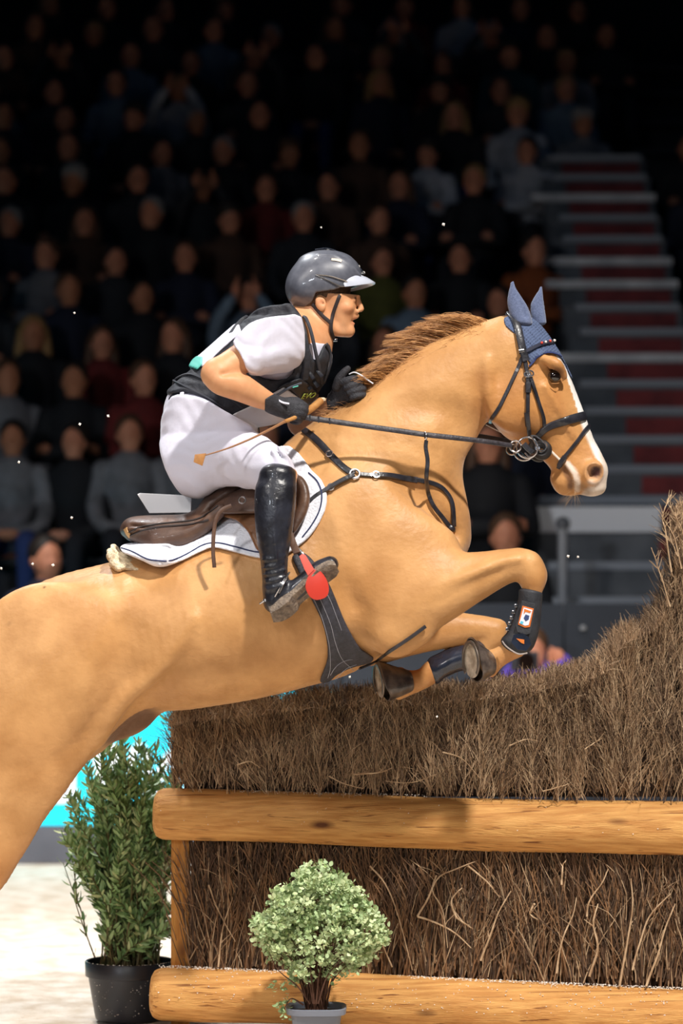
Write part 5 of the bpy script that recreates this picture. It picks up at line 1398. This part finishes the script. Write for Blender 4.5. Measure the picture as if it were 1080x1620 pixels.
for pts, w_ in (([(499,435),(515,436),(530,439),(549,446),(541,453),(530,449),(515,442),(499,435)], .0022),):
    p, q = path(pts, 50, .002, HBV); mb = MB(); mb.tube(p, w_, 5); mb.tube(p*V(1, -1, 1), w_, 5); mb.build('vent_trim', mat('chrome_trim', (190, 184, 180), .25, metal=.9), helm)
p, q = path([(524,411),(533,412),(540,414)], 12, .0015, HBV); mb = MB(); mb.strap(p, q, .010, .002); mb.strap(p*V(1, -1, 1), q*V(1, -1, 1), .010, .002); mb.build('top_vent', mat('champagne', (206, 190, 176), .4), helm)
mb = MB(); P = [W(a, b, 0)+V(0, 0, .004) for a, b in cat([(498,398),(516,396),(534,401),(550,410),(565,423),(576,436)], 30)]; mb.strap(P, [unit(V(.3, 0, 1))]*30, .030, .003); mb.build('crest_strip', M_bootg, helm)
for i, (a, b) in enumerate([(519,396),(535,400.5),(550,408),(554,411),(561,417),(566,422),(574,432)]):
    mb = MB(); mb.lathe([(.001, -.003), (.007, -.002), (.006, .004), (.001, .006)], W(a, b, -.006), 10)
    mb.build('stud', mred if i == 3 else mgold, helm)
NS = BVHTree.FromPolygons([tuple(c) for c in co2.tolist()], [tuple(p_.vertices) for p_ in bmz.polygons])
mb = MB()
bw0 = rider.location
co2w = co2
for pts in ([(539,462),(534,475),(529,490),(524,505),(523,520),(526,534)], [(494,481),(502,490),(510,500),(518,507),(523,512)]):
    p, q = path(pts, 26, .003, BVHTree.FromPolygons([tuple(c) for c in co2w.tolist()], [tuple(p_.vertices) for p_ in bmz.polygons]))
    mb.strap(p, q, .0115, .003); mb.strap(p*V(1, -1, 1), q*V(1, -1, 1), .0115, .003)
mb.build('chin_strap', mat('brown_black_webbing', (38, 28, 30), .7), helm)
mb = MB(); mb.tube(cat([W(523,520,-.045), W(527,535,-.02), W(527,538,0), W(527,535,.02), W(523,520,.045)], 20), .006, 6, flat=.5); mb.build('chin_loop', M_blk, helm)
mb = MB(); mb.box((-.010, -.007, -.005), (.010, .007, .005), c=W(529,538,-.01)); mb.build('chin_buckle', M_steel, helm, bevel=.002)
# stirrup (safety pattern, red)
M_red = mat('red_stirrup', (206, 62, 48), .35); M_redl = mat('light_red_stirrup', (232, 104, 92), .35)
stir = empty('stirrup', W(495,915,-.39), 'red safety stirrup on the rider\'s boot with its brown leather', 'stirrup')
mb = MB(); P = [W(a, b, -.425) for a, b in cat([(487,912),(496,902),(506,903),(517,918),(520,934),(515,945),(500,949),(489,943),(483,928)], 36, True)]
mb.prism(P, (0, .016, 0)); mb.build('tread_plate', M_red, stir, bevel=.002)
mb = MB(); P = [W(a, b, -.428) for a, b in [(473,880),(478,876),(483,878),(497,901),(487,911),(481,900)]]; mb.prism(P, (0, .014, 0)); mb.build('arm', M_redl, stir, bevel=.002)
mb = MB(); P = cat([W(458,845,-.345), W(464,862,-.375), W(470,876,-.405)], 10); mb.strap(P, np.tile(V(0, -1, .2), (10, 1)), .022, .005); mb.build('stirrup_leather', M_sad, stir)
mb = MB(); P = cat([W(468,868,-.35), W(480,882,-.36), W(488,900,-.36), W(492,920,-.35)], 14); mb.strap(P, np.tile(V(0, -1, .2), (14, 1)), .018, .005); mb.build('stirrup_leather', M_blk, stir)
# crop and thin white stick
M_cane = mat('tan_whip', (190, 138, 80), .45, (160, 106, 56), 30)
crop = empty('riding_crop', W(420,690,-.29), 'thin tan riding crop with a leather flap crossing the rider\'s thigh', 'whip')
mb = MB(); P = cat([W(507,634,-.15), W(490,648,-.20), W(470,659,-.262), W(450,667,-.31)], 20); mb.tube(P, np.interp(np.linspace(0, 1, 20), [0, .45, .6, 1], [.0115, .0115, .007, .006]), 10); mb.build('handle', M_cane, crop)
mb = MB(); P = cat([W(452,666,-.308), W(420,683,-.345), W(388,698,-.37), W(355,711,-.375), W(322,721,-.37)], 24); mb.tube(P, np.linspace(.0045, .002, 24), 6); mb.build('shaft', mat('brown_shaft', (150, 106, 72), .5), crop)
mb = MB(); mb.prism([W(a, b, -.372) for a, b in [(308,719),(326,717),(320,737),(306,731)]], (0, .006, 0)); mb.build('flap', M_cane, crop, bevel=.001)
mb = MB(); mb.lathe([(.001, -.004), (.010, -.004), (.011, .002), (.006, .006), (.001, .006)], W(510,632,-.147), 12); mb.build('end_cap', mat('cream_cap', (226, 204, 176), .4), crop)
mb = MB(); P = cat([W(552,592,-.06), W(560,589,-.065), W(570,593,-.07), W(580,600,-.07), W(590,607,-.07)], 16); mb.tube(P, .0022, 6)
wst = tag(mb.build('white_stick', mat('white_plastic', (230, 230, 234), .3), at=W(572,594,-.04)), 'thin curved white stick held in the far gloved hand', 'stick')
#SECTION
# ------------------------------------------------------------------ barrier, grandstand, stairs
M_wall = mat('slate_board', (42, 50, 62), .6, (36, 43, 55), 3)
M_kick = mat('grey_kickboard', (96, 98, 108), .8, (84, 86, 96), 3)
M_cyan = mat('cyan_board', (16, 214, 246), .5)
M_cyan.node_tree.nodes['Principled BSDF'].inputs['Emission Color'].default_value = lin(0, 225, 255)
M_cyan.node_tree.nodes['Principled BSDF'].inputs['Emission Strength'].default_value = .55
M_wht = mat('white_print', (240, 244, 250), .5)
M_wht.node_tree.nodes['Principled BSDF'].inputs['Emission Color'].default_value = lin(240, 246, 255)
M_wht.node_tree.nodes['Principled BSDF'].inputs['Emission Strength'].default_value = .45
BYY = 6.38
bar = empty('arena_barrier', (0, BYY, 0), 'slate grey barrier boards around the arena with lit cyan advertising panels', 'barrier')
for i in range(20):
    x0 = -12+i*1.2
    mb = MB(); mb.box((x0+.004, BYY, .93), (x0+1.196, BYY+.05, 1.40)); mb.build('upper_board', M_wall, bar, bevel=.004, smooth=False)
    mb = MB(); mb.box((x0+.004, BYY-.02, 0), (x0+1.196, BYY+.05, .20)); mb.build('kick_board', M_kick, bar, bevel=.004, smooth=False)
    lit = x0 < -.5
    mb = MB(); mb.box((x0+.006, BYY-.015, .205), (x0+1.194, BYY+.03, .925)); pn = mb.build('screen_panel', M_cyan if lit else M_wall, bar, bevel=.004, smooth=False)
def stroke(pts, w):
    P = cat([W(a, b, BYY-.03) for a, b in pts], 16); mb = MB(); mb.strap(P, np.tile(V(0, -1, 0), (16, 1)), w, .006); return mb.build('white_mark', M_wht, bar, recalc=False)
stroke([(150,1186),(170,1184),(185,1190),(176,1215),(160,1262)], .055); stroke([(152,1188),(158,1230),(162,1270)], .05); stroke([(208,1262),(210,1200),(220,1183),(232,1200),(232,1262)], .05)
stroke([(246,1262),(256,1215),(274,1190)], .05); stroke([(276,1190),(284,1262)], .05); stroke([(84,1262),(100,1262),(124,1258)], .06); stroke([(112,1215),(112,1268)], .05)
M_conc = mat('dark_tier', (46, 50, 56), .9, (38, 42, 48), 4)
M_step = mat('grey_concrete', (112, 116, 122), .9, (88, 92, 98), 4, bump=.3)
M_nose = mat('lit_nosing', (222, 224, 228), .8, (184, 188, 194), 6)  # brightly lit copy of the nosing, light put into the colour
M_nosed = mat('shaded_nosing', (150, 156, 166), .8)  # same nosing where little light falls, darkened by colour
M_red2 = mat('red_riser', (150, 62, 62), .8, (118, 50, 52), 6)
M_bench = mat('bench_plank', (40, 42, 50), .7)
stand = empty('grandstand', (0, 7.5, 0), kind='structure')
NR = 14
def rowY(i): return 8.5+.6*i
def rowZ(i): return 1.25+.345*i
for i in range(NR):
    mb = MB(); mb.box((-12, rowY(i)-.42, 0 if i == 0 else rowZ(i)-.5), (1.44 if i < 8 else 3., rowY(i)+.20, rowZ(i))); mb.build('tier', M_conc, stand, smooth=False, bevel=.006)
    mb = MB(); mb.box((2.64 if i < 4 else 2.36, rowY(i)-.42, 0 if i == 0 else rowZ(i)-.5), (12, rowY(i)+.20, rowZ(i))); mb.build('tier', M_conc, stand, smooth=False, bevel=.006)
    for a, b in ((-12, 1.42 if i < 8 else 2.3), (2.66 if i < 4 else 2.38, 12)):
        mb = MB(); mb.box((a, rowY(i)-.12, rowZ(i)+.38), (b, rowY(i)+.17, rowZ(i)+.42)); mb.box((a, rowY(i)+.12, rowZ(i)), (b, rowY(i)+.17, rowZ(i)+.42)); mb.build('bench', M_bench, stand, smooth=False)
mb = MB(); mb.box((-12, 7.72, 0), (12, 8.0, 1.2)); mb.build('front_wall', M_conc, stand, smooth=False)
stairs = empty('stair_flight', (2.1, 6.9, 0), kind='structure')
for k in range(25):
    z = 1.43+.2*k; y = 6.9+.35*k
    low = k < 4
    if k > 17: break
    x0, x1 = (1.10, 2.9) if low else ((1.46, 2.62) if k < 9 else (1.52, 2.34))
    mb = MB(); mb.box((x0, y, 0 if k < 3 else z-.45), (x1, y+.37, z-.02)); mb.build('step', M_step, stairs, smooth=False, bevel=.004)
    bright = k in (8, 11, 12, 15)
    if k == 2: 
        mb = MB(); mb.box((1.07, y-.03, z-.02), (1.86, y+.37, z+.13)); mb.build('white_ledge', mat('pale_ledge', (240, 243, 250), .7), stairs, smooth=False, bevel=.006)
    else:
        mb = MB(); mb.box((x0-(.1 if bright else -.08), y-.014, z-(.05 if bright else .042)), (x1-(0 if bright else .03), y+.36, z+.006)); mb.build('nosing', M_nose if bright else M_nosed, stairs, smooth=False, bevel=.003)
    if k > 0:
        xr0 = float(np.interp(k, [0, 6, 10], [1.88, 1.80, 1.70]))
        mb = MB(); mb.box((xr0, y-.010, z-.172), (x1-.05, y+.005, z-.062)); mb.build('riser_panel', M_red2, stairs, smooth=False)
mb = MB(); mb.box((-18, rowY(NR)+.3, 0), (18, rowY(NR)+.5, 11)); tag(mb.build('wall_back', mat('night_wall', (14, 18, 24), .9), at=(0, rowY(NR)+.4, 0), smooth=False), kind='structure')
rail = empty('handrail', W(890, 950, 6.75), 'grey tubular handrail post at the foot of the red stairs', 'railing')
mb = MB(); a = W(890, 828, 6.75); mb.tube([V(a[0], 6.75, 1.3), V(a[0], 6.75, a[2])], .028, 14); mb.build('post', mat('grey_tube', (134, 138, 146), .5), rail)
mb = MB(); mb.lathe([(.001, -.03), (.035, -.03), (.042, 0), (.035, .025), (.001, .04)], a, 16); mb.build('cap', mat('dark_tube_cap', (78, 82, 90), .5), rail)
mb = MB(); mb.tube([V(a[0], 6.75, 1.0), V(a[0], 6.75, 1.32)], .022, 12); mb.build('sleeve', mat('dark_tube_cap', (78, 82, 90), .5), rail)
kn = MB(); kn.lathe([(.001, -.014), (.015, -.010), (.017, .006), (.001, .014)], W(922, 993, BYY-.03), 14)
kn.box((-.008, -.0, -.0), (.008, .06, .008), c=W(922, 993, BYY-.03)); kn.build('pale_dot', mat('pale_dot_grey', (170, 174, 180), .5), bar)  # added knob standing in for a small pale dot of light

# ------------------------------------------------------------------ spectators
M_fskin = mat('spectator_skin', (206, 140, 110), .6, (186, 118, 90), 12)
M_fskin2 = mat('tanned_spectator_skin', (176, 116, 86), .6)
JK = {'black': (24, 26, 32), 'navy': (28, 34, 56), 'charcoal': (46, 48, 54), 'grey': (128, 128, 134), 'pale blue': (120, 140, 160), 'dark red': (120, 34, 32), 'olive': (96, 96, 36), 'white': (190, 192, 200), 'brown': (84, 58, 44), 'teal': (40, 72, 82), 'rust orange': (156, 78, 30)}
JM = {k_: mat(k_.replace(' ', '_')+'_jacket', v_, .85, tuple(int(c*.75) for c in v_), 9) for k_, v_ in JK.items()}
HM = {'dark': mat('dark_hair', (34, 26, 22), .6), 'brown': mat('brown_hair', (82, 56, 38), .6), 'fair': mat('fair_hair', (160, 124, 78), .6), 'grey': mat('grey_hair', (140, 138, 136), .6)}
TM = {'dark': mat('dark_trousers', (26, 28, 36), .9), 'jeans': mat('blue_jeans', (38, 56, 108), .9)}
def fig(kind):
    """seated figure facing the arena (-Y), feet at z=0; returns meshes body, jacket, trousers"""
    out = {}
    def limbs(F, g, what):
        if what in ('body', 'jacket'):
            F.line([(0, .06, .50), (0, .03, .66), (0, .0, .84), (0, -.01, .98)], [.15+g, .14+g, .155+g, .11+g], .05)
            F.ell((0, 0, .95), (.185+g, .095+g, .085+g), .05)
            for s_ in (-1, 1):
                sh = (s_*.165, .0, .96)
                if kind == 'lap': P = [sh, (s_*.215, -.04, .76), (s_*.185, -.20, .62), (s_*.06, -.30, .58)]
                elif kind == 'fold': P = [sh, (s_*.215, -.06, .76), (s_*.18, -.20, .72), (-s_*.08, -.24, .74)]
                else: P = [sh, (s_*.22, -.14, .80), (s_*.19, -.24, .98), (s_*.10, -.22, 1.14)]
                F.line(P, [.062+g, .052+g, .045+g, .034+g], .02, n=14)
        if what in ('body', 'trousers'):
            F.ell((0, .06, .52), (.17+g, .15+g, .11+g), .04)
            for s_ in (-1, 1):
                F.line([(s_*.09, .04, .52), (s_*.11, -.18, .53), (s_*.12, -.40, .51), (s_*.12, -.42, .30), (s_*.12, -.38, .08)], [.085+g, .08+g, .062+g, .052+g, .042+g], .02, n=20)
                F.line([(s_*.12, -.37, .045), (s_*.13, -.54, .035)], [.045+g, .04+g], .01)
    F = Field((-.36, -.64, -.02), (.36, .28, 1.36), .014)
    limbs(F, -.018, 'body')
    F.line([(0, .0, .98), (0, -.015, 1.10)], [.052, .05], .03)
    F.ell((0, -.005, 1.19), (.076, .094, .105), .01); F.ell((0, -.045, 1.145), (.058, .052, .062), .03)
    F.line([(0, -.096, 1.185), (0, -.112, 1.155)], [.010, .014], .012)
    for s_ in (-1, 1):
        F.ell((s_*.030, -.094, 1.185), (.016, .012, .011), .01, sub=True); F.ell((s_*.077, .0, 1.17), (.012, .02, .03), .005)
        H = {'lap': (s_*.03, -.33, .575), 'fold': (-s_*.14, -.24, .745), 'phone': (s_*.07, -.20, 1.20)}[kind]
        F.ell(H, (.045, .04, .035) if kind != 'phone' else (.03, .035, .055), .01)
        for q in range(4):
            d = V(-s_*.03, -.01, -.012*q+.015) if kind != 'phone' else V(-s_*(.012+.0*q), .012*q-.02, .055)
            F.line([V(*H), V(*H)+d*1.6], [.013, .010], .004)
        F.line([V(*H), V(*H)+V(-s_*.01, -.035, .035)], [.014, .011], .004)
    F.line([(-.022, -.098, 1.125), (.022, -.098, 1.125)], [.006, .006], .006, sub=True)
    out['body'] = F.mesh('body_'+kind, 1)
    F = Field((-.38, -.36, .40), (.38, .30, 1.22), .016); limbs(F, .004, 'jacket')
    F.line([(-.045, .02, 1.02), (0, .045, 1.04), (.045, .02, 1.02)], [.03, .035, .03], .03)
    x, y, z = F.grid((slice(None),)*3); F.F = np.maximum(F.F, (.47-z)+0*x).astype(np.float32); out['jacket'] = F.mesh('jacket_'+kind, 1)
    F = Field((-.28, -.66, -.02), (.28, .26, .70), .018); limbs(F, .002, 'trousers'); out['trousers'] = F.mesh('trousers_'+kind, 1)
    return out
FG = {k_: fig(k_) for k_ in ('lap', 'fold', 'phone')}
HR = {}
for hk in ('short', 'long', 'hat'):
    F = Field((-.16, -.18, .90), (.16, .18, 1.36), .013)
    F.ell((0, .015, 1.215), (.088, .098, .100), .01)
    if hk == 'long': F.line([(-.07, .02, 1.20), (-.085, .01, 1.06), (-.07, -.01, .98)], [.035, .04, .025], .02); F.line([(.07, .02, 1.20), (.085, .01, 1.06), (.07, -.01, .98)], [.035, .04, .025], .02); F.ell((0, .06, 1.10), (.085, .05, .12), .03)
    if hk == 'hat': F.ell((0, .01, 1.25), (.097, .105, .085), .01)
    F.ell((0, -.085, 1.135 if hk != 'hat' else 1.12), (.072, .085, .092), .02, sub=True)
    if hk == 'short': F.ell((0, -.02, 1.06), (.2, .2, .085), .01, sub=True)
    HR[hk] = F.mesh('hair_'+hk, 1)
def figure(loc, kind, hair, hcol, jacket, trousers, rz, label, group, skin=0, sc=1.0):
    o = empty('person', loc, label, 'person', group); o.rotation_euler.z = rz; o.scale = (sc, sc, sc)
    for nm, me, m_ in (('body', FG[kind]['body'], (M_fskin, M_fskin2)[skin]), ('jacket', FG[kind]['jacket'], JM[jacket]), ('trousers', FG[kind]['trousers'], TM[trousers]), ('hair' if hair != 'hat' else 'hat', HR[hair], HM[hcol])):
        if not me.materials: me.materials.append(m_)
        c = bpy.data.objects.new(nm, me); COL.objects.link(c); c.parent = o
        c.material_slots[0].link = 'OBJECT'; c.material_slots[0].material = m_
    return o
ORD = ['first', 'second', 'third', 'fourth', 'fifth', 'sixth', 'seventh', 'eighth', 'ninth', 'tenth', 'eleventh', 'twelfth', 'thirteenth', 'fourteenth', 'fifteenth']
rc = random.Random(23)
# people who stand out in the photograph: row -> {x: (jacket, hair, hair colour, trousers, pose)}
special = {(0, 118): ('black', 'short', 'dark', 'dark', 'lap'), (0, 205): ('grey', 'short', 'brown', 'dark', 'lap'), (0, 300): ('grey', 'long', 'dark', 'dark', 'lap'), (0, 20): ('grey', 'short', 'dark', 'jeans', 'lap'),
           (1, 118): ('black', 'short', 'dark', 'dark', 'fold'), (1, 226): ('dark red', 'short', 'brown', 'dark', 'fold'), (1, 10): ('grey', 'short', 'brown', 'dark', 'lap'), (2, 610): ('olive', 'long', 'brown', 'dark', 'lap'),
           (2, 160): ('dark red', 'long', 'brown', 'dark', 'lap'), (2, 52): ('black', 'long', 'fair', 'dark', 'lap'), (2, 275): ('black', 'long', 'brown', 'dark', 'lap'), (3, 790): ('olive', 'short', 'dark', 'dark', 'fold'),
           (3, 395): ('pale blue', 'short', 'dark', 'dark', 'phone'), (3, 655): ('pale blue', 'short', 'dark', 'dark', 'lap'), (4, 605): ('olive', 'short', 'brown', 'dark', 'lap'), (4, 845): ('rust orange', 'short', 'dark', 'dark', 'fold'),
           (7, 255): ('grey', 'short', 'dark', 'dark', 'lap'), (7, 835): ('white', 'short', 'dark', 'dark', 'fold'), (11, 780): ('charcoal', 'long', 'grey', 'dark', 'phone'), (11, 428): ('black', 'short', 'grey', 'dark', 'lap')}
jk = ['black']*9+['navy']*6+['charcoal']*5+['grey']*2+['pale blue']*2+['teal']*2+['brown']*2+['dark red']+['white']
for i in range(13):
    d = rowY(i)+9
    sp = {(px-540)/FPX*d: v_ for (r, px), v_ in special.items() if r == i}
    xs_ = sorted(sp.keys()); x = -4500/FPX*.0-560/FPX*d-.1+rc.uniform(0, .3)
    seats = list(xs_)
    while x < (1.22 if i < 8 else 2.3):
        if all(abs(x-q) > .46 for q in seats): seats.append(x); x += rc.uniform(.47, .56)
        else: x += .09
    right = []
    if i in (3, 5, 6, 7): right = [x_ for x_ in (2.66 if i > 3 else 2.95,) if (x_*FPX/d+540) < 1110]
    seats = sorted(seats); cnt = 0
    for q in seats+right:
        if q in sp: j, h_, hc, t_, ps = sp[q]
        else:
            if rc.random() < .05 and q not in right: continue
            j, h_, hc, t_, ps = rc.choice(jk), rc.choice(['short', 'short', 'long', 'short', 'hat']), rc.choice(['dark', 'dark', 'brown', 'brown', 'fair', 'grey']), rc.choice(['dark', 'dark', 'dark', 'jeans']), rc.choice(['lap', 'lap', 'fold', 'phone'] if rc.random() < .3 else ['lap', 'fold'])
        side = 'right of the stairs' if q in right else '%s from the left end' % ORD[cnt]
        if q not in right: cnt += 1
        pose = {'lap': 'hands in lap', 'fold': 'arms folded', 'phone': 'hands raised'}[ps]
        lab = 'spectator in %s jacket, %s, %s row up, %s' % (j, pose, ORD[i], side)
        figure((q, rowY(i)+rc.uniform(-.03, .03), rowZ(i)), ps, h_, hc, j, t_, rc.uniform(-.35, .35), lab, 'spectators seated on the stand', rc.random() < .3, rc.uniform(.96, 1.04))
# people standing or sitting low behind the barrier
def low(px, py, Y, j, h_, hc, ps, lab, base, t_='dark', sc=1.08, rz=0):
    p = W(px, py, Y); z = p[2]-1.18*sc
    mb = MB(); mb.box((p[0]-.22, Y-.12, z+.36), (p[0]+.22, Y+.24, z+.44)); mb.box((p[0]-.20, Y+.16, 0), (p[0]+.20, Y+.24, z+.40)); mb.box((p[0]-.2, Y-.5, 0), (p[0]+.2, Y+.2, z))
    tag(mb.build('bench_block', M_bench, at=(p[0], Y, z), smooth=False), base, 'seat')
    figure((p[0], Y, z), ps, h_, hc, j, t_, rz, lab, None, 0, sc)
low(72, 885, 6.95, 'navy', 'short', 'dark', 'lap', 'man in navy jacket just behind the barrier above the horse\'s croup', 'low dark seat behind the barrier under the man in navy', rz=.5)
low(772, 702, 7.35, 'black', 'long', 'brown', 'fold', 'woman in black jacket seated low beside the stairs, framed under the horse\'s neck', 'low dark seat beside the stairs under the long-haired woman')
low(800, 850, 6.95, 'black', 'short', 'brown', 'lap', 'man in black jacket low behind the barrier above the raised foreleg', 'low dark seat behind the barrier under the man in black')
# photographer kneeling in front of the barrier
ph = W(842, 1028, 5.75)
F = Field(ph-V(.42, .45, 1.15), ph+V(.42, .45, .25), .013)
def pfig(F, g, what):
    c = V(ph[0], 5.8, 0); z0 = ph[2]
    if what != 'legs':
        F.line([c+V(.02, .06, z0-.62), c+V(0, .03, z0-.42), c+V(0, 0, z0-.20)], [.14+g, .14+g, .13+g], .05); F.ell(c+V(0.04, 0, z0-.16), (.2+g, .10+g, .08+g), .05); F.ell(c+V(.15, -.02, z0-.09), (.06+g, .07+g, .07+g), .04)
        F.line([c+V(-.19, 0, z0-.20), c+V(-.24, -.16, z0-.30), c+V(-.10, -.30, z0-.08)], [.062+g, .052+g, .038+g], .02)
        F.line([c+V(.19, 0, z0-.20), c+V(.24, -.16, z0-.22), c+V(.12, -.28, z0-.06)], [.062+g, .054+g, .038+g], .02)
    if what != 'jacket':
        for s_ in (-1, 1): F.line([c+V(s_*.09, .04, z0-.64), c+V(s_*.13, -.30, .30 if s_ < 0 else .45), c+V(s_*.13, .02 if s_ < 0 else -.28, .08)], [.09+g, .07+g, .05+g], .03); F.line([c+V(s_*.13, .0 if s_ < 0 else -.28, .05), c+V(s_*.13, .18 if s_ < 0 else -.46, .05)], [.045+g, .04+g], .02)
pfig(F, -.014, 'all'); c_ = V(ph[0], 5.78, ph[2])
F.line([c_+V(0, 0, -.18), c_+V(0, -.01, -.06)], [.052, .05], .03); F.ell(c_, (.076, .094, .105), .01); F.ell(c_+V(0, -.05, -.05), (.055, .05, .06), .03)
for s_, H in ((-1, c_+V(-.09, -.30, -.05)), (1, c_+V(.11, -.27, -.03))):
    F.ell(H, (.04, .035, .045), .01)
    for q in range(4): F.line([H+V(0, -.01, .03-.02*q), H+V(-s_*.05, -.045, .035-.02*q)], [.013, .010], .004)
    F.line([H, H+V(-s_*.03, .02, .05)], [.014, .011], .004)
pho = empty('photographer', (ph[0], 5.8, 0), 'photographer in purple jacket kneeling before the barrier, holding a camera up', 'person')
place('body', F.mesh('body', 1), M_fskin, pho)
F = Field(ph-V(.42, .45, .78), ph+V(.42, .35, .0), .015); pfig(F, .006, 'jacket'); place('jacket', F.mesh('jacket', 1), mat('purple_jacket', (104, 78, 190), .8), pho)
F = Field(ph-V(.32, .55, 1.15), ph+V(.32, .35, -.50), .016); pfig(F, .004, 'legs'); place('trousers', F.mesh('trousers', 1), TM['dark'], pho)
F = Field(c_-.16, c_+.16, .012); F.ell(c_+V(0, .015, .025), (.088, .098, .1), .01); F.ell(c_+V(0, -.085, -.05), (.072, .085, .092), .02, sub=True); F.ell(c_+V(0, 0, -.15), (.2, .2, .1), .01, sub=True); place('hair', F.mesh('hair', 1), HM['brown'], pho)
cm = W(829, 1045, 5.42); camo = empty('photo_camera', cm, 'black photo camera with a long lens held up by the kneeling photographer', 'camera')
mb = MB(); mb.box((-.07, -.03, -.05), (.07, .04, .045), c=cm); mb.box((-.03, -.03, .04), (.03, .03, .07), c=cm); mb.build('camera_body', M_blk, camo, bevel=.006)
mb = MB(); mb.tube([cm+V(0, -.03, 0), cm+V(0, -.10, 0), cm+V(0, -.16, 0)], [.042, .046, .052], 20); lz = mb.build('lens', M_blk, camo)
mb = MB(); mb.tube([cm+V(0, -.158, 0), cm+V(0, -.163, 0)], .042, 16); mb.build('lens_glass', M_eye, camo)
# clods of footing in the air
rr = random.Random(3)
cl0 = None
for a, b, Y, wh in [(118,495,-.3,'upper left, over the crowd'), (30,731,-.4,'at the left edge over the blue jeans'), (126,671,-.2,'left of the rider\'s back, lower of two'), (171,658,-.1,'left of the rider\'s back, nearer the vest'), (113,819,.3,'above the horse\'s croup'),
    (52,892,-.4,'before the navy man\'s face, left'), (84,894,-.3,'before the navy man\'s face, right'), (898,880,-.2,'beside the handrail, left of two'), (914,881,-.2,'beside the handrail, right of two'), (701,355,.1,'high above the mane'),
    (508,360,.2,'just above the helmet'), (2,899,-.3,'at the left edge over the croup'), (691,1134,-.1,'before the brush below the hoof'), (553,1071,-.2,'under the girth')]:
    if cl0 is None:
        mb = MB(); r = .0055; q = [np.array(d_)*r*rr.uniform(.7, 1.2) for d_ in ((1,0,0),(-1,0,0),(0,1,0),(0,-1,0),(0,0,1),(0,0,-1))]
        mb.add(q, [(0,2,4),(2,1,4),(1,3,4),(3,0,4),(2,0,5),(1,2,5),(3,1,5),(0,3,5)]); cl0 = mb.build('footing_clod', M_grain, at=(0, 0, 0), smooth=False); o = cl0
    else: o = cl0.copy(); COL.objects.link(o)
    o.location = Vector(W(a, b, Y)); o.rotation_euler = (rr.random()*6, rr.random()*6, 0); o.scale = [rr.uniform(.7, 1.2)]*3
    tag(o, 'tiny pale clod of footing in the air, '+wh, 'clod', 'clods kicked up into the air')
